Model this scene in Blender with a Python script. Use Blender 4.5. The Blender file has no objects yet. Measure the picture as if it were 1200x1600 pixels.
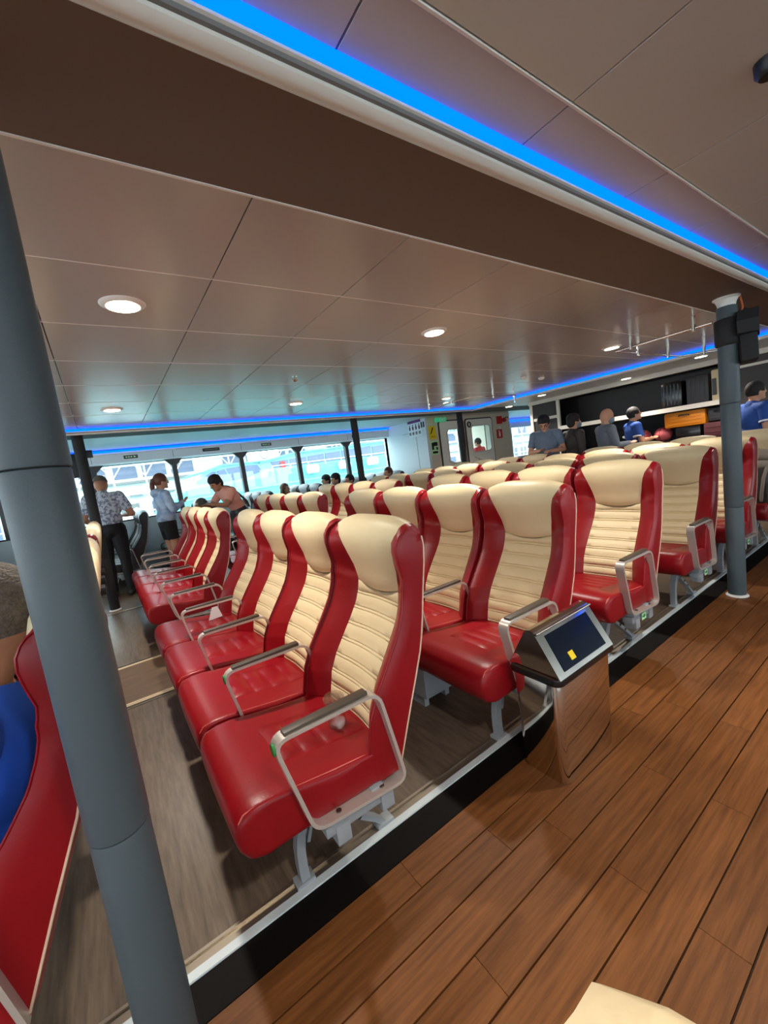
import bpy, bmesh, math, random
import numpy as np
from mathutils import Vector, Matrix, Quaternion
random.seed(7); rng = np.random.default_rng(7)
S = bpy.context.scene
COL = S.collection

# ------------------------------------------------------------------ camera
cam_d = bpy.data.cameras.new('camera'); cam = bpy.data.objects.new('camera', cam_d); COL.objects.link(cam)
S.camera = cam
CR = Matrix(((0.81115287, -0.56828171, -0.13815541), (-0.18045087, -0.01849403, -0.98341012), (0.55629893, 0.8226262, -0.11754841)))
cam.matrix_world = Matrix(((CR[0][0], -CR[1][0], -CR[2][0], 0), (CR[0][1], -CR[1][1], -CR[2][1], 0), (CR[0][2], -CR[1][2], -CR[2][2], 1.33), (0, 0, 0, 1)))
cam_d.sensor_fit = 'VERTICAL'; cam_d.sensor_height = 36.0; cam_d.lens = 636.86 / 1600 * 36.0
cam_d.clip_start = 0.02; cam_d.clip_end = 500

# ------------------------------------------------------------------ world, exposure
W = bpy.data.worlds.new('sky'); S.world = W; W.use_nodes = True
bg = W.node_tree.nodes['Background']; bg.inputs[0].default_value = (0.80, 0.93, 1.0, 1); bg.inputs[1].default_value = 4.2
S.view_settings.view_transform = 'Standard'; S.view_settings.look = 'None'; S.view_settings.gamma = 1
S.view_settings.use_curve_mapping = False
S.view_settings.exposure = 0.70
DOWNLIGHT_W = 10.5
LED_STRENGTH = 2.4

# ------------------------------------------------------------------ materials
def lin(c):
    return tuple(((v / 255) / 12.92 if v / 255 <= 0.04045 else ((v / 255 + 0.055) / 1.055) ** 2.4) for v in c)
MATS = {}
def mat(name, rgb, rough=0.5, metal=0.0, spec=0.5, bump=0.0, bscale=60.0, var=0.0, vscale=4.0, stretch=None, emit=None, estr=0.0, coat=0.0, rand=0.0):
    m = bpy.data.materials.new(name); m.use_nodes = True
    nt = m.node_tree; N = nt.nodes; L = nt.links
    b = N['Principled BSDF']
    c = lin(rgb)
    b.inputs['Base Color'].default_value = (*c, 1); b.inputs['Roughness'].default_value = rough
    b.inputs['Metallic'].default_value = metal; b.inputs['Specular IOR Level'].default_value = spec
    if coat: b.inputs['Coat Weight'].default_value = coat; b.inputs['Coat Roughness'].default_value = 0.1
    if emit is not None:
        b.inputs['Emission Color'].default_value = (*emit, 1); b.inputs['Emission Strength'].default_value = estr
    tc = None
    if bump or var or rand:
        tc = N.new('ShaderNodeTexCoord'); mp = N.new('ShaderNodeMapping'); L.new(tc.outputs['Object'], mp.inputs[0])
        if stretch: mp.inputs['Scale'].default_value = stretch
        if rand:
            oi = N.new('ShaderNodeObjectInfo'); cx = N.new('ShaderNodeCombineXYZ'); ml = N.new('ShaderNodeMath'); ml.operation = 'MULTIPLY'; ml.inputs[1].default_value = 37.0
            L.new(oi.outputs['Random'], ml.inputs[0]); L.new(ml.outputs[0], cx.inputs[0]); L.new(ml.outputs[0], cx.inputs[1]); L.new(cx.outputs[0], mp.inputs['Location'])
    if var or rand:
        no = N.new('ShaderNodeTexNoise'); no.inputs['Scale'].default_value = vscale; no.inputs['Detail'].default_value = 6; no.inputs['Roughness'].default_value = 0.6
        L.new(mp.outputs[0], no.inputs['Vector'])
        mr = N.new('ShaderNodeMapRange'); mr.inputs['From Min'].default_value = 0.3; mr.inputs['From Max'].default_value = 0.7
        mr.inputs['To Min'].default_value = 1 - var; mr.inputs['To Max'].default_value = 1 + var; L.new(no.outputs[0], mr.inputs[0])
        val = mr.outputs[0]
        if rand:
            r2 = N.new('ShaderNodeMapRange'); r2.inputs['To Min'].default_value = 1 - rand; r2.inputs['To Max'].default_value = 1 + rand; L.new(oi.outputs['Random'], r2.inputs[0])
            mu = N.new('ShaderNodeMath'); mu.operation = 'MULTIPLY'; L.new(val, mu.inputs[0]); L.new(r2.outputs[0], mu.inputs[1]); val = mu.outputs[0]
        vm = N.new('ShaderNodeVectorMath'); vm.operation = 'SCALE'; vm.inputs[0].default_value = c; L.new(val, vm.inputs['Scale'])
        L.new(vm.outputs[0], b.inputs['Base Color'])
    if bump:
        nb = N.new('ShaderNodeTexNoise'); nb.inputs['Scale'].default_value = bscale; nb.inputs['Detail'].default_value = 3
        L.new(mp.outputs[0], nb.inputs['Vector'])
        bp = N.new('ShaderNodeBump'); bp.inputs['Strength'].default_value = bump; bp.inputs['Distance'].default_value = 0.01
        L.new(nb.outputs[0], bp.inputs['Height']); L.new(bp.outputs[0], b.inputs['Normal'])
    MATS[name] = m
    return m
def glass(name, tint=(1, 1, 1), ior=1.45):
    m = bpy.data.materials.new(name); m.use_nodes = True; nt = m.node_tree; N = nt.nodes; L = nt.links
    N.remove(N['Principled BSDF']); o = N['Material Output']
    t = N.new('ShaderNodeBsdfTransparent'); t.inputs[0].default_value = (*tint, 1)
    g = N.new('ShaderNodeBsdfGlossy'); g.inputs['Roughness'].default_value = 0.02
    f = N.new('ShaderNodeLayerWeight'); pw = N.new('ShaderNodeMath'); pw.operation = 'POWER'; pw.inputs[1].default_value = 4.0; L.new(f.outputs['Facing'], pw.inputs[0])
    ma = N.new('ShaderNodeMath'); ma.operation = 'MULTIPLY_ADD'; ma.inputs[1].default_value = 0.6; ma.inputs[2].default_value = (ior - 1) * 0.1; L.new(pw.outputs[0], ma.inputs[0])
    mx = N.new('ShaderNodeMixShader'); L.new(ma.outputs[0], mx.inputs[0]); L.new(t.outputs[0], mx.inputs[1]); L.new(g.outputs[0], mx.inputs[2]); L.new(mx.outputs[0], o.inputs[0])
    MATS[name] = m
    return m
def two_tone(name, a, b_, scale, lo=0.45, hi=0.55, rough=0.8, kind='noise'):
    m = mat(name, a, rough)
    nt = m.node_tree; N = nt.nodes; L = nt.links; b = N['Principled BSDF']
    tc = N.new('ShaderNodeTexCoord')
    n = N.new('ShaderNodeTexVoronoi' if kind == 'vor' else 'ShaderNodeTexNoise'); n.inputs['Scale'].default_value = scale
    L.new(tc.outputs['Object'], n.inputs['Vector'])
    mr = N.new('ShaderNodeMapRange'); mr.inputs['From Min'].default_value = lo; mr.inputs['From Max'].default_value = hi; L.new(n.outputs[0], mr.inputs[0])
    mx = N.new('ShaderNodeMix'); mx.data_type = 'RGBA'; L.new(mr.outputs[0], mx.inputs[0]); mx.inputs[6].default_value = (*lin(a), 1); mx.inputs[7].default_value = (*lin(b_), 1)
    L.new(mx.outputs[2], b.inputs['Base Color'])
    return m

RED = mat('red_leather', (140, 14, 24), 0.36, spec=0.35, bump=0.05, bscale=130, var=0.06, vscale=5)
CREAM = mat('cream_leather', (226, 206, 164), 0.45, spec=0.35, bump=0.06, bscale=120, var=0.05, vscale=5)
CHAR = mat('charcoal_leather', (46, 41, 42), 0.45, bump=0.06, bscale=120)
PALE = mat('pale_grey_leather', (205, 208, 208), 0.45, bump=0.06, bscale=120)
PIPE = mat('cream_piping', (225, 190, 165), 0.5)
STITCH = mat('red_stitching', (205, 110, 100), 0.6)
ALU = mat('brushed_aluminium', (206, 198, 190), 0.34, metal=0.45, bump=0.02, bscale=300)
PAD = mat('dark_armrest_pad', (78, 66, 55), 0.45)
GREYP = mat('grey_painted_metal', (150, 155, 160), 0.4)
BOLT = mat('bolt_steel', (110, 100, 95), 0.35, metal=0.9)
GREEN = mat('green_sticker', (30, 140, 60), 0.5)
LGREEN = mat('pale_green_sticker', (190, 245, 190), 0.5)
WOOD = mat('wood_vinyl_plank', (108, 66, 32), 0.5, spec=0.18, bump=0.05, bscale=40, var=0.34, vscale=9, stretch=(0.45, 7.0, 7.0), rand=0.13)
WOODF = mat('wood_vinyl_sheet', (108, 84, 62), 0.45, var=0.3, vscale=6, stretch=(0.6, 8.0, 8.0))
GROOVE = mat('dark_plank_joint', (46, 24, 10), 0.7)
VINYL = mat('dark_grey_vinyl', (106, 92, 78), 0.34, spec=0.35, bump=0.03, bscale=60, var=0.34, vscale=7, stretch=(8.0, 0.7, 1))
BLACKB = mat('black_floor_border', (14, 11, 9), 0.6, spec=0.1)
RAIL = mat('floor_rail_metal', (165, 155, 140), 0.3, metal=0.8)
WHITESTRIP = mat('white_floor_strip', (205, 215, 218), 0.35)
CREAMSTRIP = mat('cream_rail_insert', (222, 200, 165), 0.5)
CEIL = mat('ceiling_panel_paint', (184, 181, 178), 0.22, spec=0.5)
CEIL2 = mat('aisle_ceiling_paint', (198, 198, 192), 0.4)
CEILW = mat('pale_ceiling_paint', (206, 216, 214), 0.4)
GAP = mat('ceiling_joint_dark', (60, 52, 48), 0.7)
SOFFIT = mat('brown_soffit', (104, 86, 75), 0.6)
TRIM = mat('aluminium_cove_trim', (226, 226, 218), 0.35)
TRIMD = mat('cove_groove_grey', (120, 120, 118), 0.5)
WALLW = mat('white_wall_panel', (214, 222, 226), 0.45)
WALLC = mat('cream_wall_panel', (214, 204, 186), 0.5)
DARKP = mat('dark_cabinet_panel', (46, 41, 39), 0.5)
DARKI = mat('cabinet_inside_black', (22, 20, 20), 0.6)
FRAMEW = mat('pale_shelf_edge', (215, 208, 196), 0.4)
PILLAR = mat('slate_padded_vinyl', (74, 85, 91), 0.5, bump=0.06, bscale=220)
WHITE = mat('white_plastic', (232, 230, 224), 0.4)
BLACK = mat('black_plastic', (22, 22, 23), 0.45)
BLACKC = mat('black_canvas', (34, 34, 36), 0.75, bump=0.3, bscale=25)
ORANGEC = mat('orange_cord', (190, 100, 50), 0.6)
CHROME = mat('polished_steel', (225, 220, 212), 0.06, metal=1.0)
BLUEDK = mat('dark_blue_flap', (26, 34, 52), 0.12, metal=0.6)
YELLOW = mat('yellow_sticker', (235, 205, 30), 0.5)
LED = mat('blue_led_diffuser', (2, 30, 60), 0.6, spec=0.0, emit=(0.0, 0.085, 0.95), estr=LED_STRENGTH)
LENS = mat('downlight_lens', (255, 240, 220), 0.5, emit=(1.0, 0.86, 0.66), estr=14.0)
GLASSW = glass('window_glass', (0.93, 0.98, 0.97))
CUPG = glass('clear_plastic', (0.90, 0.90, 0.90), 1.9)
POST = mat('dark_window_post', (52, 50, 52), 0.4)
PAPER = mat('white_paper', (235, 238, 242), 0.7)
PURPLE = mat('purple_print', (110, 60, 120), 0.6)
REDS = mat('red_sign', (200, 30, 35), 0.5)
GREENS = mat('green_exit_sign', (40, 170, 110), 0.5, emit=(0.05, 0.5, 0.25), estr=0.25)
SKIN = mat('skin', (205, 150, 120), 0.5)
SKIN2 = mat('tan_skin', (176, 122, 92), 0.5)
HAIRB = mat('black_hair', (30, 25, 24), 0.75, bump=0.5, bscale=90, stretch=(1, 1, 0.25))
HAIRG = mat('greying_brown_hair', (104, 92, 80), 0.6, bump=0.8, bscale=150, var=0.4, vscale=60)
HAIRR = mat('auburn_hair', (104, 58, 40), 0.45, bump=0.5, bscale=90, stretch=(1, 1, 0.25))
EYE = mat('dark_eye', (25, 18, 15), 0.2)
LIP = mat('lip', (165, 95, 85), 0.5)
BLUE = mat('royal_blue_cotton', (34, 92, 214), 0.75, bump=0.35, bscale=14)
NAVY = mat('blue_polo_cotton', (36, 78, 158), 0.75, bump=0.3, bscale=20)
GREYT = mat('grey_blue_cotton', (108, 122, 140), 0.8, bump=0.3, bscale=20, var=0.15, vscale=14)
GREYS = mat('grey_cotton', (106, 114, 124), 0.8, bump=0.3, bscale=20)
DJACK = mat('dark_jacket_cloth', (56, 50, 46), 0.7, bump=0.3, bscale=20)
BLKT = mat('black_cloth', (24, 24, 27), 0.8, bump=0.3, bscale=20)
PINK = mat('salmon_cotton', (238, 168, 148), 0.8, bump=0.3, bscale=20)
KHAKI = mat('grey_khaki_cloth', (140, 128, 116), 0.8, bump=0.4, bscale=16)
HOOD = two_tone('tie_dye_blue_cloth', (196, 212, 232), (146, 172, 205), 7, 0.4, 0.6)
FLORAL = two_tone('grey_floral_cloth', (196, 202, 212), (120, 128, 148), 30, 0.48, 0.58)
SHOE = mat('black_shoe', (25, 25, 27), 0.5)
SOLE = mat('white_sole', (230, 230, 230), 0.5)
MASKW = mat('face_mask', (120, 135, 150), 0.7)
ORANGE = mat('orange_shell', (232, 140, 25), 0.4)
CREAMC = mat('cream_shell', (225, 205, 165), 0.4)
BLKSH = mat('black_glossy_shell', (26, 25, 26), 0.22)
DGREY = mat('dark_grey_shell', (58, 56, 60), 0.45)
PINKR = mat('pink_red_fabric', (205, 95, 100), 0.6)
MAROON = mat('maroon_fabric', (92, 42, 48), 0.6)
TURQ = mat('turquoise_hull_paint', (96, 164, 166), 0.5)
TURQP = mat('pale_turquoise_paint', (132, 182, 186), 0.5)
BGLASS = mat('violet_tinted_glass', (92, 104, 132), 0.15)
BWHITE = mat('white_boat_paint', (235, 238, 238), 0.5)
CONC = mat('white_quay_building', (226, 228, 226), 0.8)
WATER = mat('grey_green_water', (90, 150, 155), 0.15, bump=0.4, bscale=3)

# ------------------------------------------------------------------ mesh helpers
class MB:
    def __init__(s): s.v = []; s.f = []
    def add(s, vs, fs):
        o = len(s.v); s.v += [tuple(p) for p in vs]; s.f += [tuple(i + o for i in q) for q in fs]; return s
    def box(s, x0, x1, y0, y1, z0, z1):
        vs = [(x, y, z) for x in (x0, x1) for y in (y0, y1) for z in (z0, z1)]
        return s.add(vs, [(0, 1, 3, 2), (4, 6, 7, 5), (0, 4, 5, 1), (2, 3, 7, 6), (0, 2, 6, 4), (1, 5, 7, 3)])
    def bbox(s, x0, x1, y0, y1, z0, z1, b=0.005):
        m = bmesh.new(); bmesh.ops.create_cube(m, size=1)
        for v in m.verts: v.co = Vector(((x0 + x1) / 2 + v.co.x * (x1 - x0), (y0 + y1) / 2 + v.co.y * (y1 - y0), (z0 + z1) / 2 + v.co.z * (z1 - z0)))
        bmesh.ops.bevel(m, geom=m.edges[:], offset=b, segments=2, profile=0.6, affect='EDGES')
        m.verts.index_update(); s.add([v.co for v in m.verts], [[v.index for v in f.verts] for f in m.faces]); m.free(); return s
    def prism(s, poly, a, b, axis='y'):      # polygon (p,q) extruded along an axis
        n = len(poly)
        def P(p, q, t): return (p, t, q) if axis == 'y' else ((t, p, q) if axis == 'x' else (p, q, t))
        vs = [P(p, q, a) for p, q in poly] + [P(p, q, b) for p, q in poly]
        return s.add(vs, [tuple(range(n)), tuple(range(2 * n - 1, n - 1, -1))] + [(i, i + n, (i + 1) % n + n, (i + 1) % n) for i in range(n)])
    def tube(s, pts, r, seg=8, closed=False, caps=True):
        pts = [Vector(p) for p in pts]; n = len(pts); rr = r if isinstance(r, (list, tuple)) else [r] * n
        o = len(s.v); up = None
        for i, p in enumerate(pts):
            a = pts[(i - 1) % n] if (closed or i > 0) else p; b = pts[(i + 1) % n] if (closed or i < n - 1) else p
            t = (b - a).normalized()
            if up is None: up = t.orthogonal().normalized()
            up = (up - t * up.dot(t)); up = up.normalized() if up.length > 1e-6 else t.orthogonal().normalized()
            sd = t.cross(up)
            for k in range(seg):
                an = 2 * math.pi * k / seg; s.v.append(tuple(p + (up * math.cos(an) + sd * math.sin(an)) * rr[i]))
        for i in range(n if closed else n - 1):
            j = (i + 1) % n
            for k in range(seg): s.f.append((o + i * seg + k, o + i * seg + (k + 1) % seg, o + j * seg + (k + 1) % seg, o + j * seg + k))
        if caps and not closed:
            s.f.append(tuple(o + k for k in range(seg))[::-1]); s.f.append(tuple(o + (n - 1) * seg + k for k in range(seg)))
        return s
    def ribbon(s, pts, width, th, closed=False):   # flat bar whose path lies in the xz plane, width along y
        pts = [Vector((p[0], 0, p[1])) for p in pts]; n = len(pts); o = len(s.v)
        for i, p in enumerate(pts):
            a = pts[(i - 1) % n] if (closed or i > 0) else p; b = pts[(i + 1) % n] if (closed or i < n - 1) else p
            t = (b - a).normalized(); nn = Vector((-t.z, 0, t.x))
            for dy, dn in ((-width / 2, -th / 2), (width / 2, -th / 2), (width / 2, th / 2), (-width / 2, th / 2)):
                q = p + nn * dn; s.v.append((q.x, dy, q.z))
        for i in range(n if closed else n - 1):
            j = (i + 1) % n
            for k in range(4): s.f.append((o + i * 4 + k, o + i * 4 + (k + 1) % 4, o + j * 4 + (k + 1) % 4, o + j * 4 + k))
        if not closed: s.f.append((o, o + 1, o + 2, o + 3)); s.f.append(tuple(o + (n - 1) * 4 + k for k in (3, 2, 1, 0)))
        return s
    def lathe(s, prof, c=(0, 0, 0), seg=24):   # profile of (r, z)
        o = len(s.v); n = len(prof)
        for r, z in prof:
            for k in range(seg):
                a = 2 * math.pi * k / seg; s.v.append((c[0] + r * math.cos(a), c[1] + r * math.sin(a), c[2] + z))
        for i in range(n - 1):
            for k in range(seg): s.f.append((o + i * seg + k, o + i * seg + (k + 1) % seg, o + (i + 1) * seg + (k + 1) % seg, o + (i + 1) * seg + k))
        s.f.append(tuple(o + k for k in range(seg))[::-1]); s.f.append(tuple(o + (n - 1) * seg + k for k in range(seg)))
        return s
    def ell(s, c, r, rot=None, nu=14, nv=9):
        vs = []; c = Vector(c)
        for i in range(nv + 1):
            th = math.pi * i / nv
            for k in range(nu):
                ph = 2 * math.pi * k / nu
                p = Vector((r[0] * math.sin(th) * math.cos(ph), r[1] * math.sin(th) * math.sin(ph), r[2] * math.cos(th)))
                if rot is not None: p = rot @ p
                vs.append(c + p)
        fs = [(i * nu + k, (i + 1) * nu + k, (i + 1) * nu + (k + 1) % nu, i * nu + (k + 1) % nu) for i in range(nv) for k in range(nu)]
        return s.add(vs, fs)
    def grid(s, rows):
        o = len(s.v); n = len(rows[0])
        for r in rows: s.v += [tuple(p) for p in r]
        for i in range(len(rows) - 1):
            for j in range(n - 1): s.f.append((o + i * n + j, o + i * n + j + 1, o + (i + 1) * n + j + 1, o + (i + 1) * n + j))
        return s
    def mesh(s, name, m, smooth=None):
        me = bpy.data.meshes.new(name); me.from_pydata(s.v, [], s.f); me.update()
        bm = bmesh.new(); bm.from_mesh(me); bmesh.ops.remove_doubles(bm, verts=bm.verts, dist=1e-5); bmesh.ops.recalc_face_normals(bm, faces=bm.faces)
        if smooth is not None:
            for f in bm.faces: f.smooth = True
            for e in bm.edges:
                if len(e.link_faces) == 2 and e.calc_face_angle(0) > math.radians(smooth): e.smooth = False
        bm.to_mesh(me); bm.free()
        for x in (m if isinstance(m, (list, tuple)) else [m]): me.materials.append(x)
        return me
    def build(s, name, m, parent=None, smooth=None, loc=None, rotz=None):
        return link(name, s.mesh(name, m, smooth), parent, loc, rotz)
def link(name, me, parent=None, loc=None, rotz=None):
    o = bpy.data.objects.new(name, me); COL.objects.link(o)
    if parent is not None: o.parent = parent
    if loc is not None: o.location = loc
    if rotz is not None: o.rotation_euler = (0, 0, rotz)
    return o
def tag(o, label=None, cat=None, group=None, kind=None):
    if label: o['label'] = label
    if cat: o['category'] = cat
    if group: o['group'] = group
    if kind: o['kind'] = kind
    return o
def thing(name, label, cat, loc=(0, 0, 0), rotz=0.0, group=None):
    o = bpy.data.objects.new(name, None); o.empty_display_size = 0.1; COL.objects.link(o); o.location = loc; o.rotation_euler = (0, 0, rotz)
    return tag(o, label, cat, group)
def struct(o): o['kind'] = 'structure'; return o
def arc(p0, p1, p2, r, n=5):      # rounded corner at p1
    a = Vector(p0) - Vector(p1); b = Vector(p2) - Vector(p1); a.normalize(); b.normalize()
    s0 = Vector(p1) + a * r; s1 = Vector(p1) + b * r; out = []
    for i in range(n + 1):
        t = i / n; out.append(tuple(s0 * (1 - t) ** 2 + Vector(p1) * 2 * t * (1 - t) + s1 * t * t))
    return out

# ------------------------------------------------------------------ layout constants
ZC = 2.16          # panelled ceilings
ZS = 2.12          # underside of the soffit
PITCH = 0.986; X0 = 0.322; SP = 0.535
YA = 1.10          # aisle end of block A
YB = 3.76          # near end of block B
YCC = 7.04         # near end of the window block
YW = 8.74          # window plane
XB = 6.28          # transverse bulkhead
YD = 7.13          # door wall
XCAB = 7.6         # luggage cabinet front
YR = -6.6; XF = -4.2; XE = 13.0

# ------------------------------------------------------------------ floor
floor = struct(MB().box(XF, XE, YR, YW, -0.10, -0.012).build('floor', GROOVE))
def plank_mesh(l, w):
    g = 0.0022; return MB().bbox(g * 0.25, l - g * 0.25, g, w - g, -0.012, 0.0, 0.0012).mesh('plank', WOOD)
PW = 0.1135; PL = 0.974
pm = plank_mesh(PL, PW); pcut = {}
offs = [0.597, 0.90, 1.075, 0.59, 1.077, 1.564, 1.084]
edge = 1.0795
for b in range(20):
    y1 = edge - PW * b; y0 = y1 - PW
    off = offs[b] if b < len(offs) else (0.59 if b % 2 else 1.077)
    x = off - PL * math.ceil((off + 1.4) / PL)
    while x < 7.55:
        link('wood_plank', pm, floor, (x, y0, 0)); x += PL
MB().box(XF, -2.4, edge - 20 * PW, edge, -0.012, -0.0005).build('wood_sheet', WOODF, floor)
MB().box(7.5, XE, edge - 20 * PW, edge, -0.012, -0.0008).build('wood_sheet', WOODF, floor)
MB().box(XF, XE, YR, edge - 20 * PW, -0.012, 0).build('dark_vinyl_sheet', VINYL, floor)
MB().box(XF, XE, 1.0795, 1.193, -0.012, 0.0).build('black_border', BLACKB, floor)
MB().box(XF, 6.1, 1.193, 1.220, -0.012, 0.006).build('white_edge_strip', WHITESTRIP, floor)
def rail(y, x1=6.1):
    MB().box(XF, x1, y - 0.022, y - 0.012, -0.012, 0.004).box(XF, x1, y + 0.012, y + 0.022, -0.012, 0.004).box(XF, x1, y - 0.012, y + 0.012, -0.012, -0.004).build('seat_rail', RAIL, floor)
for y in (1.243, 3.085, 3.895, 5.83): rail(y)
MB().box(XF, 6.1, 1.265, 3.06, -0.012, 0).build('dark_vinyl_sheet', VINYL, floor)
MB().box(XF, 6.1, 3.107, 3.122, -0.012, 0.003).box(XF, 6.1, 3.135, 3.150, -0.012, 0.002).build('cream_edge_strip', CREAMSTRIP, floor)
MB().box(XF, 6.1, 3.16, 3.85, -0.012, -0.001).build('wood_sheet', WOODF, floor)
MB().box(XF, 6.1, 3.85, 3.873, -0.012, 0.003).build('cream_edge_strip', CREAMSTRIP, floor)
MB().box(XF, 6.1, 3.917, 5.80, -0.012, 0).build('dark_vinyl_sheet', VINYL, floor)
MB().box(XF, 6.1, 5.852, 5.875, -0.012, 0.003).build('cream_edge_strip', CREAMSTRIP, floor)
MB().box(XF, XE, 5.88, 7.0, -0.012, -0.001).build('wood_sheet', WOODF, floor)
MB().box(6.1, XE, 1.193, 5.88, -0.012, -0.001).build('wood_sheet', WOODF, floor)
MB().box(XF, XE, 7.0, YW, -0.012, 0).build('dark_vinyl_sheet', VINYL, floor)

# ------------------------------------------------------------------ ceiling
XT = 6.22          # transverse cove
YC1 = 5.60         # cove towards the windows
ceiling = struct(MB().box(XF, XE, YR, YW, 2.26, 2.36).build('ceiling', GAP))
def tiles(x0, nx, ys, m, z=ZC, gx=0.0025, gy=0.0012, nm='ceiling_panel', px=0.6):
    cache = {}
    for (a, b) in ys:
        w = round(b - a, 4)
        if w not in cache: cache[w] = MB().bbox(gx, px - gx, gy, w - gy, 0, 0.02, 0.0012).mesh('ceiling_panel', m)
        for i in range(nx): link(nm, cache[w], ceiling, (x0 + px * i, a, z))
XS0 = -0.075 - 0.6 * 5
tiles(XS0, 15, [(1.19, 1.775), (1.775, 2.375), (2.375, 2.975), (2.975, 3.575), (3.575, 4.175), (4.175, 4.775), (4.775, 5.375), (5.375, YC1 - 0.01)], CEIL)
for _y in (1.775, 2.375, 2.975, 3.575, 4.175, 4.775, 5.375): MB().box(XF, XT, _y - .0022, _y + .0022, ZC - .0012, ZC + .01).build('ceiling_seam_line', WHITE, ceiling)  # pale strips paint the bevel highlight along the panel seams
MB().box(XS0 + 9.0, XT, 1.19, YC1, ZC, ZC + 0.02).build('ceiling_panel', CEIL, ceiling)
MB().box(XS0 - 1.6, XS0, 1.19, YC1, ZC, ZC + 0.02).build('ceiling_panel', CEIL, ceiling)
MB().box(XF, XE, YR, YC1 + 1.0, ZC + 0.02, ZC + 0.05).build('ceiling_backing', GAP, ceiling)
# aisle ceiling: perforated strip by the cove, then wide panels
tiles(XS0 + 0.02, 18, [(0.605, 0.77), (-0.6, 0.595), (-1.8, -0.6), (-3.0, -1.8)], CEIL2)
MB().box(XF, XE, 0.597, 0.603, ZC - 0.004, ZC + 0.012).build('ceiling_seam_line', WHITE, ceiling)
MB().box(XF, XS0, YR, 0.77, ZC, ZC + 0.02).box(XS0 + 10.8, XE, YR, 0.77, ZC, ZC + 0.02).box(XF, XE, YR, -3.0, ZC - 0.001, ZC + 0.02).build('ceiling_panel', CEIL2, ceiling)
# brown soffit over the pillars
struct(MB().box(XF, XT + 0.02, 0.815, 1.165, ZS, 2.2).build('trim_1', SOFFIT))
struct(MB().box(XF, XT, 1.165, 1.172, ZS - 0.003, 2.2).box(XF, XT, 1.172, 1.19, ZS + 0.025, 2.2).build('trim_2', WHITE))
# aluminium cove trims with LED diffusers
def cove(n, x0, x1, yc, sgn):
    # runs along x; the lit side faces -y*sgn
    prof = [(0.05, 0), (0.045, -0.012), (0.034, -0.020), (0.020, -0.022), (0.008, -0.019), (0.0, -0.012), (0.0, -0.004), (-0.008, -0.003), (-0.008, 0.006), (-0.014, 0.008), (-0.014, 0.014), (-0.006, 0.014), (0.05, 0.06)]
    o = struct(MB().prism([(yc + sgn * p, ZS + q) for p, q in prof], x0, x1, 'x').build('trim_%d' % n, TRIM, smooth=40))
    MB().box(x0, x1, min(yc - sgn * 0.0085, yc + sgn * 0.002), max(yc - sgn * 0.0085, yc + sgn * 0.002), ZS - 0.0042, ZS + 0.0055).build('groove', TRIMD, o)
    MB().prism([(yc - sgn * .012, ZS + .0145), (yc - sgn * .005, ZS + .0145), (yc - sgn * .005, ZC - .001), (yc - sgn * .028, ZC - .001)], x0, x1, 'x').build('led_diffuser', LED, o)
    return o
cove(3, XF, XT, 0.772, 1)
cove(4, XF, XT, YC1, 1)
# transverse cove at the lobby
prof = [(0.05, 0), (0.045, -0.012), (0.034, -0.020), (0.020, -0.022), (0.008, -0.019), (0.0, -0.012), (0.0, 0.006), (-0.014, 0.008), (-0.014, 0.014), (-0.006, 0.014), (0.05, 0.06)]
o = struct(MB().prism([(XT + p, ZS + q) for p, q in prof], -2.6, YC1, 'y').build('trim_5', TRIM, smooth=40))
MB().prism([(XT - .012, ZS + .0145), (XT - .005, ZS + .0145), (XT - .005, ZC - .001), (XT - .028, ZC - .001)], -2.6, YC1, 'y').build('led_diffuser', LED, o)
# lobby ceiling and window-side ceiling
struct(MB().box(XT + 0.04, XE, -2.6, YC1 + 0.05, 2.15, 2.24).build('ceiling_lobby', CEILW))
struct(MB().box(XF, XE, YC1 + 0.05, YW, 2.22, 2.27).build('ceiling_window_side', CEILW))
# downlights
def downlight(x, y, z=ZC, label='', power=DOWNLIGHT_W, r=0.075):
    t = thing('downlight', label, 'downlight', (x, y, z), 0, 'round ceiling downlights')
    MB().lathe([(r * 0.86, -0.012), (r * 0.98, -0.011), (r * 1.18, -0.002), (r * 1.2, 0.0)], seg=28).build('bezel', WHITE, t, smooth=50)
    MB().lathe([(r * 0.1, -0.0135), (r * 0.84, -0.0128), (r * 0.86, -0.0125)], seg=28).build('lens', LENS, t)
    ld = bpy.data.lights.new('downlight_lamp', 'AREA'); ld.shape = 'DISK'; ld.size = r * 1.6; ld.energy = power; ld.color = (1.0, 0.93, 0.83); ld.spread = math.radians(125)
    lo = bpy.data.objects.new('downlight_lamp', ld); COL.objects.link(lo); lo.parent = t; lo.location = (0, 0, -0.016)
LL = [(0.225, 2.10, 'large warm ceiling downlight nearest the front, above the first full row'), (2.03, 2.10, 'warm ceiling downlight second along the near line of lights'),
      (4.43, 2.10, 'warm ceiling downlight near the chrome hanging rail, left of the slim pillar'), (0.225, 4.50, 'small ceiling downlight farther back on the left by the blue strip'),
      (2.03, 4.50, 'small ceiling downlight beyond the sprinkler head'), (4.45, 4.50, 'far ceiling downlight just in front of the blue cove corner')]
for x, y, l in LL: downlight(x, y, label=l)
for x, y, l in [(6.76, 4.46, 'lobby downlight left of the luggage cabinet divider'), (7.3, 3.27, 'lobby downlight above the crew member in blue at the rack'), (6.8, 2.1, 'lobby downlight just left of the slim pillar'), (7.33, 5.62, 'lobby downlight nearest the white doors')]:
    downlight(x, y, 2.15, l)
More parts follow.
